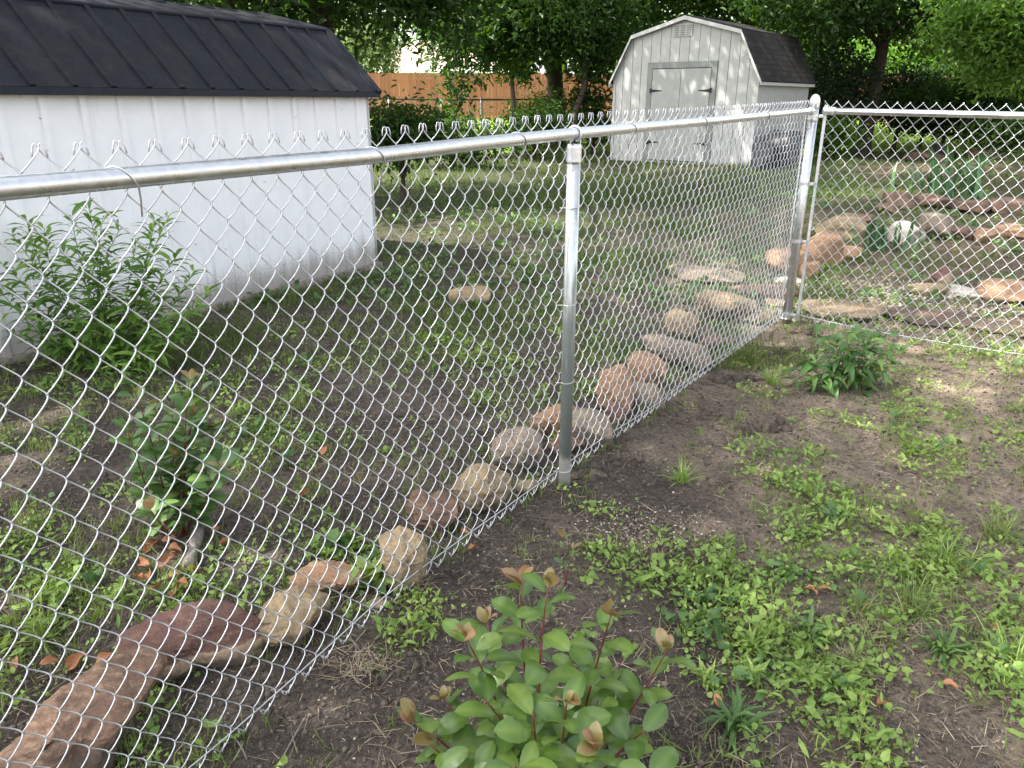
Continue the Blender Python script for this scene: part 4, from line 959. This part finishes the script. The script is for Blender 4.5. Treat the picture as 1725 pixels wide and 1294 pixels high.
# willow leaved shrub near shed
q = G(185, 625)
r = np.random.default_rng(5); stems = []
outl = [(5,450),(20,395),(45,370),(75,385),(100,420),(120,365),(150,350),(175,365),(205,385),(230,410),(262,375),(285,365),(300,430),(330,455),(352,500),(330,520),(250,440),(185,440),(140,430),(60,450),(90,480),(230,500),(280,500),(30,520),(60,560),(330,560),(290,570),(210,560),(130,540),(170,500),(100,590),(240,600),(-40,420),(-30,470),(10,560),(160,590)]
for (a, b_) in outl:
    p1 = at_y(a, b_, q[1]+r.normal()*.18); stems.append((q+np.array([(p1[0]-q[0])*.18+r.normal()*.02, r.normal()*.04, -.01]), p1))
shrub('willowy_shrub', 'tall bushy plant with narrow pointed leaves against the white shed wall', q, stems, T_WIL, .15, .017, 'willow', 'greenstem', 81, .18, (-25, 50), .003, bulge=.09)
q = G(215, 665); stems = [(q, at_y(a, b_, q[1]+r.normal()*.05)) for a, b_ in [(150,620),(190,600),(230,610),(265,625),(205,640),(240,650)]]
shrub('willowy_sprout', 'clump of narrow leaved sprouts just below the tall willowy plant', q, stems, T_WIL, .10, .016, 'willow', 'greenstem', 82, .2, (-20, 45), .002)
q = G(135, 775); stems = [(q, at_y(a, b_, q[1]+r.normal()*.03)) for a, b_ in [(128,660),(105,715),(150,720),(130,700)]]
shrub('willowy_sprout', 'single narrow leaved sprout left of the dark red stemmed shrub', q, stems, T_WIL, .085, .014, 'willow', 'greenstem', 83, .35, (-20, 40), .002)
# drooping shrub right
q = G(1435, 655)
outl = [(1350,590),(1375,560),(1400,545),(1425,560),(1450,545),(1475,550),(1498,560),(1515,590),(1500,610),(1470,600),(1440,600),(1410,590),(1380,610),(1345,620),(1360,650),(1400,630),(1450,630),(1480,640),(1430,570),(1505,575),(1330,640),(1465,570)]
stems = []
for (a, b_) in outl:
    p1 = at_y(a, b_, q[1]+r.normal()*.10); stems.append((q+np.array([(p1[0]-q[0])*.3, r.normal()*.04, -.01]), p1))
shrub('drooping_shrub', 'bushy green plant with drooping pointed leaves in front of the right fence', q, stems, T_DR, .135, .024, 'droop', 'greenstem', 84, .25, (-40, 40), .003)
# sword leaf plants
def sword(label, px, py, h_px, n_, sp_, seed, wd=.045):
    q = G(px, py); r = np.random.default_rng(seed); dz_ = depth_of(q); h_ = h_px/F*dz_*1.05
    d = rand_dir(r, n_, 52, 88); b = MB()
    b.inst(T_BLADE, q+np.stack([r.normal(size=n_)*sp_, r.normal(size=n_)*sp_*.5, np.zeros(n_)],1), d, rand_dir(r, n_, 0, 20), np.stack([np.full(n_, wd), h_*(.6+.45*r.random(n_)), np.full(n_, h_)],1), r.random(n_))
    root = empty('sword_leaf_plant', q, label, 'plant', 'sword leaved plants in the stone beds'); b.build('leaves', M['iris'], root)
sword('tall sword leaved clump above the raised red stones', 1615, 330, 90, 26, .28, 1, .07)
sword('sword leaved clump left of the pale square block', 1485, 420, 60, 20, .12, 2, .05)
sword('sword leaved clump at the back of the raised bed left end', 1565, 325, 60, 16, .20, 3, .06)

# stick, bucket, dark lumps
q0 = G(318, 965); q1 = G(345, 872)
b = MB(); pts = [q0+[0,0,.01], (q0*.5+q1*.5)+[.004,0,.045], q1+[0,0,.075]]
b.tube(bez(pts[0], pts[1]+[.02,0,.0], pts[2], 12), .020+.004*np.sin(np.arange(12)*1.7), 12); tag(b.build('stick', M['stick'], None, loc=q0, smooth=True), 'thick grey stick lying by the dead leaves behind the fence', 'stick')
q = G(1578, 262); b = MB().lathe([(.14,0),(.18,.36),(.19,.37),(.17,.36),(.13,.02)], q, 24); root = empty('bucket', q, 'small grey metal bucket at the back of the right yard', 'bucket')
b.build('pail', M['zinc'], root, smooth=True)
MB().tube([q+np.array([.185*math.cos(a), 0, .36+.12*math.sin(a)]) for a in np.linspace(0, PI, 14)], .006, 6).build('handle', M['zinc'], root, smooth=True)
for (a0, b0, a1, b1, l_) in [(1288,205,1345,283,'black bulging lump beside the barn side wall'),(1268,236,1300,288,'smaller black lump at the barn front corner')]:
    o = rock(l_, a0, b0, a1, b1, 'r_brown', .6, 0, seed=a0, hf=.8, name='dark_lump', group='black lumps by the barn', cuts=4); o.data.materials[0] = M['dlump']; o['category'] = 'bag'  # plain black lumps for the dark spots beside the barn

# ------------------------------------------------------------------ ground cover
def gauss(x, y, blobs_):
    v = np.zeros_like(x)
    for (cx_, cy_, rad, w_) in blobs_: v = v+w_*np.exp(-((x-cx_)**2+(y-cy_)**2)/(rad*rad))
    return v
def pxb(lst):
    out = []
    for (a, b_, rpx, w_) in lst:
        q = G(a, b_); out.append((q[0], q[1], rpx/F*depth_of(q), w_))
    return out
WB = pxb([(1560,735,95,1.1),(1640,720,70,.8),(1500,690,50,.6),(1300,830,75,1.0),(1400,900,120,1.1),(1520,870,90,.9),(1640,880,110,.8),(1480,960,100,1.0),(1620,980,100,.9),
          (1240,1010,100,.8),(1260,1110,120,1.5),(1340,1120,100,1.1),(1100,960,90,.9),(1180,930,60,.7),(690,1070,60,.8),(740,1150,60,.3),(1460,1240,60,.9),(1540,1060,80,.6),(1690,1180,60,.8),(1620,1130,60,.5),
          (1290,660,45,.8),(1250,760,40,.6),(1400,700,40,.7),(1560,640,60,.8),(1640,600,60,.8),(1700,800,70,.7),(640,1230,30,.6),(880,890,40,.3),(1030,870,35,.5),(1220,1230,90,.8),(1690,950,60,.8),
          (560,700,120,.9),(650,590,120,.7),(430,640,100,.7),(700,700,100,.8),(860,600,60,.7),(520,830,90,.5),(130,1020,80,1.0),(190,1000,60,.9),(60,1090,50,.5),(330,1010,60,.5),(40,900,50,.4),
          (560,930,50,.6),(620,960,40,.8),(850,500,80,.6),(700,450,80,.5),(450,560,70,.7),(400,720,70,.6),(600,780,70,.6),(780,640,70,.6),(60,680,80,.7),(120,1250,30,.3),(415,1215,30,.6),(1500,1150,60,.3)])
BARE = pxb([(1130,860,110,.9),(1180,740,90,.7),(1100,780,70,.8),(1480,800,60,.5),(1640,660,60,.5),(900,880,50,.6),(600,1180,110,.9),(800,950,70,.6),(540,1150,90,.8),(1560,1170,110,.6),(1600,1270,60,.6),(420,480,140,.6),(520,520,90,.7),(1240,640,60,.5),(640,870,60,.6),(400,1150,80,.8),(380,900,60,.4),(60,820,80,.4)])
def cover(x, y):
    n_ = fbm(x*2.2, y*2.2, 31, 4)
    hf_ = .35+.9*sstep(.38, .58, fbm(x*8, y*8, 41, 2))
    return np.clip(.02+.16*sstep(.48, .66, n_)+hf_*gauss(x, y, WB)*(.07+.72*sstep(.40, .61, n_))-gauss(x, y, BARE), 0, 1.2)
def infence(x, y): return (x-PA[0])*fn[0]+(y-PA[1])*fn[1]
def in_shed(x, y):
    a = (x-C0[0])*sw[0]+(y-C0[1])*sw[1]; b_ = (x-C0[0])*si[0]+(y-C0[1])*si[1]; return (a > -.02) & (a < LEN) & (b_ > -.03) & (b_ < WID)
def in_barn(x, y):
    a = (x-BL[0])*bf[0]+(y-BL[1])*bf[1]; b_ = (x-BL[0])*bi[0]+(y-BL[1])*bi[1]; return (a > -.02) & (a < BW) & (b_ > 0) & (b_ < BD)
def scatter(N, y0, y1, power, r):
    """points in the wedge the lens could see, denser near"""
    y = y0+(y1-y0)*r.random(N)**power; x = (r.random(N)*2-1)*(.80*y+.45)
    k = ~in_shed(x, y) & ~in_barn(x, y)
    return x[k], y[k]
r = np.random.default_rng(101)
def clusters(mb, N, y0, y1, power, per, rad, hgt, size, tpl, thr=None, wfac=1.0, elev=(-5,55), densf=cover, tint=(0,1)):
    x, y = scatter(N, y0, y1, power, r); k = r.random(len(x)) < densf(x, y); x, y = x[k], y[k]
    n = len(x); ci = np.repeat(np.arange(n), per); m = len(ci); s_ = .6+.8*r.random(n)
    ox = r.normal(size=m)*rad*s_[ci]; oy = r.normal(size=m)*rad*s_[ci]
    px_ = x[ci]+ox; py_ = y[ci]+oy
    hh = hgt*s_[ci]*r.random(m)**.8*np.exp(-(ox**2+oy**2)/(2*(rad*1.3)**2))
    kk = ~in_shed(px_, py_) & ~in_barn(px_, py_); 
    pos = np.stack([px_, py_, gh(px_, py_)+.004+hh], 1)
    d = rand_dir(r, m, *elev); up = np.stack([r.normal(size=m)*.7, r.normal(size=m)*.7, np.ones(m)], 1)
    sz = size*(.4+1.15*r.random(m)); t_ = np.clip(tint[0]+(tint[1]-tint[0])*(.6*r.random(n)[ci]+.4*r.random(m)), 0, 1)
    S3 = np.stack([sz*wfac, sz, sz], 1)
    mb.inst(tpl, pos[kk], d[kk], up[kk], S3[kk], t_[kk]); return n
def grass(mb, N, y0, y1, power, per, rad, h_, w_, densf, tint=(0,1), elev=(35,88)):
    x, y = scatter(N, y0, y1, power, r); k = r.random(len(x)) < densf(x, y); x, y = x[k], y[k]
    n = len(x); ci = np.repeat(np.arange(n), per); m = len(ci); s_ = .6+.8*r.random(n)
    px_ = x[ci]+r.normal(size=m)*rad; py_ = y[ci]+r.normal(size=m)*rad
    kk = ~in_shed(px_, py_) & ~in_barn(px_, py_)
    d = rand_dir(r, m, *elev); L_ = h_*s_[ci]*(.5+.8*r.random(m)); side = rand_dir(r, m, 0, 25)
    pos = np.stack([px_, py_, gh(px_, py_)-.002], 1)
    t_ = np.clip(tint[0]+(tint[1]-tint[0])*(.6*r.random(n)[ci]+.4*r.random(m)), 0, 1)
    mb.inst(T_BLADE, pos[kk], d[kk], side[kk], np.stack([w_*(.6+.7*r.random(m)), L_, L_], 1)[kk], t_[kk])
wd_ = MB()
clusters(wd_, 4200, .9, 8, 1.2, 24, .033, .035, .013, T_ROUND)
clusters(wd_, 4600, .9, 8, 1.2, 22, .035, .05, .018, T_OV)           # small clover like leaves
clusters(wd_, 2600, .9, 8, 1.1, 12, .032, .075, .028, T_OV, tint=(.1,1))  # broad leaves
clusters(wd_, 1500, 1.0, 8, 1.1, 16, .030, .05, .042, T_LANCE, tint=(.2,.9))
tag(wd_.build('weeds', M['weed']), 'patchy low clover and broadleaf weeds covering the soil', 'weeds', kind='stuff')
wd_ = MB()
clusters(wd_, 900, .9, 7, 1.1, 14, .035, .06, .036, T_OV)
clusters(wd_, 1800, 6, 16, 1.2, 14, .08, .08, .05, T_OV, densf=lambda x, y: .25+.6*sstep(.45,.6,fbm(x*1.3,y*1.3,77,3)))
tag(wd_.build('dark_weeds', M['weed_dark']), 'darker leafy weeds scattered through the yard', 'weeds', kind='stuff')
gr = MB()
gfun = lambda x, y: np.where(infence(x, y) > 0, .52, .16)*sstep(.35,.62,fbm(x*1.7,y*1.7,51,3))*1.5*np.clip(1-gauss(x,y,BARE),.1,1)
grass(gr, 9000, .9, 8, 1.2, 9, .018, .055, .0032, gfun)
rg = lambda x, y: sstep(1.6,2.6,x-.15*y)*sstep(5.0,3.2,y)*.5
grass(gr, 4500, 1.1, 5.5, 1.0, 12, .025, .09, .0032, rg, (.1,1))
wg = lambda x, y: cover(x, y)*.7
grass(gr, 4500, .9, 7, 1.1, 10, .03, .075, .0028, wg, (.2,.95), (20,85))
tag(gr.build('grass', M['blade']), 'sparse thin grass blades in tufts on the soil', 'grass', kind='stuff')
lw = MB()
lf = lambda x, y: (.10+.75*sstep(.44,.64,fbm(x*.9,y*.9,61,4)))*(1-.75*sstep(0,1.2,x-.36*y))
grass(lw, 24000, 4.4, 13, 1.0, 8, .04, .075, .006, lf)
grass(lw, 19000, 12, 25, 1.0, 8, .08, .10, .011, lambda x, y: (.15+.8*sstep(.40,.6,fbm(x*.6,y*.6,63,3)))*(1-.7*sstep(0,1.2,x-.40*y)))
tag(lw.build('lawn_grass', M['lawn']), 'thin lawn grass across the shaded back yard', 'grass', kind='stuff')
lw = MB(); grass(lw, 9000, 25, 33, 1.0, 8, .12, .16, .02, lambda x, y: np.ones_like(x), (.5,.9))
tag(lw.build('far_grass', M['weed']), 'bright sunlit grass strip beyond the back chain link fence', 'grass', kind='stuff')
# straw and crumbs
st = MB(); x, y = scatter(42000, .8, 8, 1.15, r)
k = r.random(len(x)) < .15+.85*sstep(.42,.66,fbm(x*1.9,y*1.9,91,3)); x, y = x[k], y[k]; m = len(x)
d = rand_dir(r, m, -4, 12); st.inst(T_BLADE, np.stack([x, y, gh(x,y)+.004+.008*r.random(m)],1), d, rand_dir(r, m, 50, 90), np.stack([.0009+.0016*r.random(m), .015+.07*r.random(m)**2.5, .05*r.random(m)],1), r.random(m))
m0 = 26000; x = .6+3.6*r.random(m0); y = 1.1+4.4*r.random(m0); k = r.random(m0) < sstep(.40,.60,fbm(x*2.6,y*2.6,95,3))*sstep(.5,1.9,x-.12*y); x, y = x[k], y[k]; m = len(x)
d = rand_dir(r, m, -4, 22); st.inst(T_BLADE, np.stack([x, y, gh(x,y)+.004+.012*r.random(m)],1), d, rand_dir(r, m, 50, 90), np.stack([.0010+.0014*r.random(m), .02+.06*r.random(m), .05*r.random(m)],1), .35+.65*r.random(m))
tag(st.build('straw_litter', M['straw']), 'dry straw bits strewn over the dark soil', 'litter', kind='stuff')
# straw tufts
st = MB()
for (a, b_, n_, L_) in [(620,1120,90,.05),(600,1135,60,.045),(560,1010,70,.05),(690,985,70,.05),(1470,1050,150,.05),(1510,1060,90,.05),(1390,690,60,.05),(1450,1120,70,.05),(1580,620,120,.05),(1500,760,60,.05),(1690,1000,80,.05),(1230,600,100,.04)]:
    q = G(a, b_); px_ = q[0]+r.normal(size=n_)*.045; py_ = q[1]+r.normal(size=n_)*.035; d = rand_dir(r, n_, 0, 30)
    st.inst(T_BLADE, np.stack([px_, py_, gh(px_,py_)+.005+.015*r.random(n_)],1), d, rand_dir(r, n_, 40, 90), np.stack([np.full(n_,.0016), L_*(.6+r.random(n_)), np.full(n_,.02)],1), .5+.5*r.random(n_))
tag(st.build('straw_clumps', M['straw']), 'matted clumps of dry straw on the soil', 'litter', kind='stuff')
cl = MB(); x, y = scatter(60000, .8, 8, 1.2, r); m = len(x); tv, tf = ICO1
sz = .0018+.0080*r.random(m)**3.6; V = tv[None]*(sz[:,None,None]*(.6+.8*r.random((m,1,3))))*(1+.35*(r.random((m,len(tv),1))-.5))
P_ = np.stack([x, y, gh(x,y)+sz*.25],1); rn = np.where(sz > .0045, r.random(m)*.7, r.random(m))
cl.add((V+P_[:,None]).reshape(-1,3), (tf[None]+(np.arange(m)*len(tv))[:,None,None]).reshape(-1,3), np.repeat(rn, len(tv)))
# bigger clods near the fence foot
def clodpatch(a, b_, n_, rad, s0):
    q = G(a, b_)
    x = q[0]+r.normal(size=n_)*rad; y = q[1]+r.normal(size=n_)*rad*.7; sz = s0*(.3+.9*r.random(n_)**2); tv, tf = ICO3_
    V = tv[None]*(sz[:,None,None]*(.7+.6*r.random((n_,1,3)))); V = V*(1+.25*(vnoise(V[...,0]*90+x[:,None]*50, V[...,1]*90+V[...,2]*70, 4)[...,None]-.5)*2)
    P_ = np.stack([x, y, gh(x,y)+sz*.1],1); cl.add((V+P_[:,None]).reshape(-1,3), (tf[None]+(np.arange(n_)*len(tv))[:,None,None]).reshape(-1,3), np.repeat(r.random(n_)*.4, len(tv)))
ICO3_ = ico(2)
for (a, b_, n_, rad, s0) in [(985,800,40,.05,.018),(1230,640,50,.09,.025),(1300,590,40,.08,.022),(1180,700,60,.10,.018),(1285,720,30,.06,.030),(1345,895,14,.02,.030),(1040,770,50,.08,.016),(1360,560,30,.07,.02),(1140,690,30,.06,.02),(700,1130,50,.08,.010),(1500,1160,40,.07,.012),(420,1180,50,.09,.010)]:
    clodpatch(a, b_, n_, rad, s0)
tag(cl.build('soil_crumbs', M['clod']), 'dark soil crumbs and pale chips lying on the ground', 'soil', kind='stuff')
# pale gravel chips in the bed beyond the right fence and ashy chips by the post
gv = MB()
for (a, b_, n_, sx, sy, s0) in [(1430,490,2500,.6,.30,.016),(1620,520,2200,.8,.25,.016),(1075,880,500,.12,.07,.005),(1100,910,400,.12,.06,.005),(1660,640,300,.25,.1,.006)]:
    q = G(a, b_); x = q[0]+r.normal(size=n_)*sx; y = q[1]+r.normal(size=n_)*sy; tv, tf = ICO1; sz = s0*(.3+.8*r.random(n_)**1.5)
    V = tv[None]*(sz[:,None,None]*(.5+.9*r.random((n_,1,3)))); P_ = np.stack([x,y,gh(x,y)+sz*.2],1)
    gv.add((V+P_[:,None]).reshape(-1,3), (tf[None]+(np.arange(n_)*len(tv))[:,None,None]).reshape(-1,3), np.repeat(.55+.45*r.random(n_), len(tv)))
tag(gv.build('gravel', M['clod']), 'pale chips and gravel around the slabs and the line post', 'gravel', kind='stuff')

# individual dead leaves
GD = 'fallen orange brown leaves behind the fence'
dl = [(262,905),(250,935),(282,945),(300,915),(268,965),(290,985),(256,985),(310,975),(275,1000),(240,960),(325,935),(360,905),(372,925),(230,985),(298,1003),(318,998),(262,925),(285,930),
      (105,1128),(118,1140),(165,1128),(22,1122),(5,1032),(500,840),(545,775),(240,1150)]
TD = [T_DEAD]
for k, (a, b_) in enumerate(dl):
    q = G(a, b_)+np.array([0,0,.012+.01*rng.random()]); d = rand_dir(rng, 1, -10, 35); up = rng.normal(size=(1,3))*.5+[0,0,1]
    b = MB().inst(T_DEAD, q[None], d, up, np.array([.050+.025*rng.random()]), rng.random(1))
    lb = 'dry orange brown leaf in the pile around the grey stick' if k < 18 else ['dry leaf left of the flat brown rock','curled dry leaf touching its neighbour above the flat brown rock','dry leaf at the top edge of the flat brown rock','dry leaf near the left edge above the flat brown rock','dry leaf at the left edge of the photo','dry leaf right of the dark red stemmed shrub','dry leaf farthest back in the open soil','dry leaf between the two large red brown rocks'][k-18]
    tag(b.build('fallen_leaf', M['deadleaf'], None, loc=q, smooth=True), lb, 'leaf', GD)
for k, (a, b_, lb) in enumerate([(1480,1196,'bright rusty leaf on the bare soil at the lower right'),(1448,1190,'small rusty leaf beside the bright rusty leaf'),(1378,1006,'rusty leaf among weeds in the right middle'),(1402,1000,'small rusty leaf beside the one among the weeds'),(1218,1200,'rusty leaf stuck in the foreground weed rosettes'),(1672,1066,'brown curled leaf near the right edge'),(808,928,'small orange leaf by the fence foot'),(778,905,'orange leaf below the brown rock at the fence'),(1615,1165,'little pale orange leaf lying on soil at the right')]):
    q = G(a, b_)+np.array([0,0,.015]); b = MB().inst(T_DEAD, q[None], rand_dir(rng,1,-5,30), rng.normal(size=(1,3))*.4+[0,0,1], np.array([.035+.02*rng.random()]), np.array([.4+.6*rng.random()]))
    tag(b.build('fallen_leaf', M['deadleaf'], None, loc=q, smooth=True), lb, 'leaf', 'fallen leaves in front of the fence')

# individual weed plants
def rosette(label, px, py, n_, L_, wf, m, seed, e=(15,70), name='weed_rosette', tpl=T_LANCE, h0=.0, spread=.01):
    q = G(px, py); r_ = np.random.default_rng(seed); d = rand_dir(r_, n_, *e)
    pos = q+np.stack([r_.normal(size=n_)*spread, r_.normal(size=n_)*spread, h0*r_.random(n_)],1)
    b = MB().inst(tpl, pos, d, np.tile([0,0,1.],(n_,1))+r_.normal(size=(n_,3))*.2, np.stack([L_*wf*(.8+.4*r_.random(n_))*(.55 if tpl is T_LANCE else 1), L_*(.5+.7*r_.random(n_)), L_*np.ones(n_)],1), r_.random(n_))
    root = empty(name, q, label, 'weed'); b.build('leaves', M[m], root); return root
rosette('spiky star shaped weed rosette right of the coppery shrub', 1275, 1100, 34, .085, 1.0, 'weed', 1)
rosette('lower spiky weed rosette among the foreground weeds', 1270, 1150, 30, .08, 1.0, 'weed', 2)
rosette('left spiky weed rosette next to the coppery shrub', 1195, 1150, 26, .07, 1.0, 'weed', 3)
rosette('dark broad bladed weed clump behind the spiky rosettes', 1360, 1075, 26, .09, 1.4, 'weed_dark', 4)
rosette('long leaved dark weed clump at the bottom of the foreground weeds', 1240, 1225, 40, .10, 1.1, 'weed_dark', 5, (0,55))
rosette('long leaved weed clump in the lower right soil', 1590, 1100, 34, .10, .9, 'weed_dark', 6, (5,60))
rosette('grassy tuft standing alone right of the line post', 1150, 812, 70, .12, .028, 'weed', 7, (15,80), 'grass_tuft', T_BLADE)
rosette('yellow green grassy tuft left of the drooping shrub', 1300, 645, 60, .12, .028, 'weed', 8, (15,75), 'grass_tuft', T_BLADE)
rosette('grassy tuft in the middle of the right weeds', 1450, 1035, 90, .11, .028, 'blade', 9, (10,80), 'grass_tuft', T_BLADE)
rosette('spidery grass tuft above the flat brown rock', 80, 1085, 80, .13, .028, 'blade', 10, (0,70), 'grass_tuft', T_BLADE)
rosette('spidery grass tuft behind the fence near the left edge', 125, 960, 60, .11, .028, 'blade', 11, (0,70), 'grass_tuft', T_BLADE)
rosette('leafy green weed between the orange tipped rock and slab', 625, 985, 26, .06, 2.2, 'weed', 12, (5,60), 'leafy_weed', T_OV, .06, .03)
rosette('leafy green weed left above the orange tipped rock', 572, 935, 16, .05, 2.0, 'weed_dark', 13, (5,60), 'leafy_weed', T_OV, .06, .03)
for k, (a, b_, lb) in enumerate([(1690,905,'tall thin grass tuft near the right edge'),(1600,955,'grass tuft in the right weeds below the bare patch'),(1540,1030,'grass tuft right of centre in the lower weeds'),(1715,1120,'bright grass tuft at the lower right edge'),(500,690,'grass tuft behind the fence in the centre left weeds')]):
    rosette(lb, a, b_, 90, .13, .03, 'weed' if k % 2 else 'blade', 20+k, (20,80), 'grass_tuft', T_BLADE, spread=.03)
# twigs
for k, (a, b_, c, d_, lb) in enumerate([(470,1294,520,1215,'thin curved twig standing from soil at the bottom'),(380,1235,420,1290,'short twig curling from soil near the fence bottom'),(610,1100,575,1080,'pale broken twig right of the fence foot'),(20,945,120,925,'long thin twig on soil behind the fence at left')]):
    q0 = G(a, b_); q1 = G(c, d_); m_ = (q0+q1)/2+[.01,.01,.03]
    tag(MB().tube(bez(q0, m_, q1+[0,0,.02], 10), np.linspace(.003,.0015,10), 6).build('twig', M['stick'], None, loc=q0, smooth=True), lb, 'twig')

for o in bpy.data.objects:
    if '_o' in o: del o['_o']
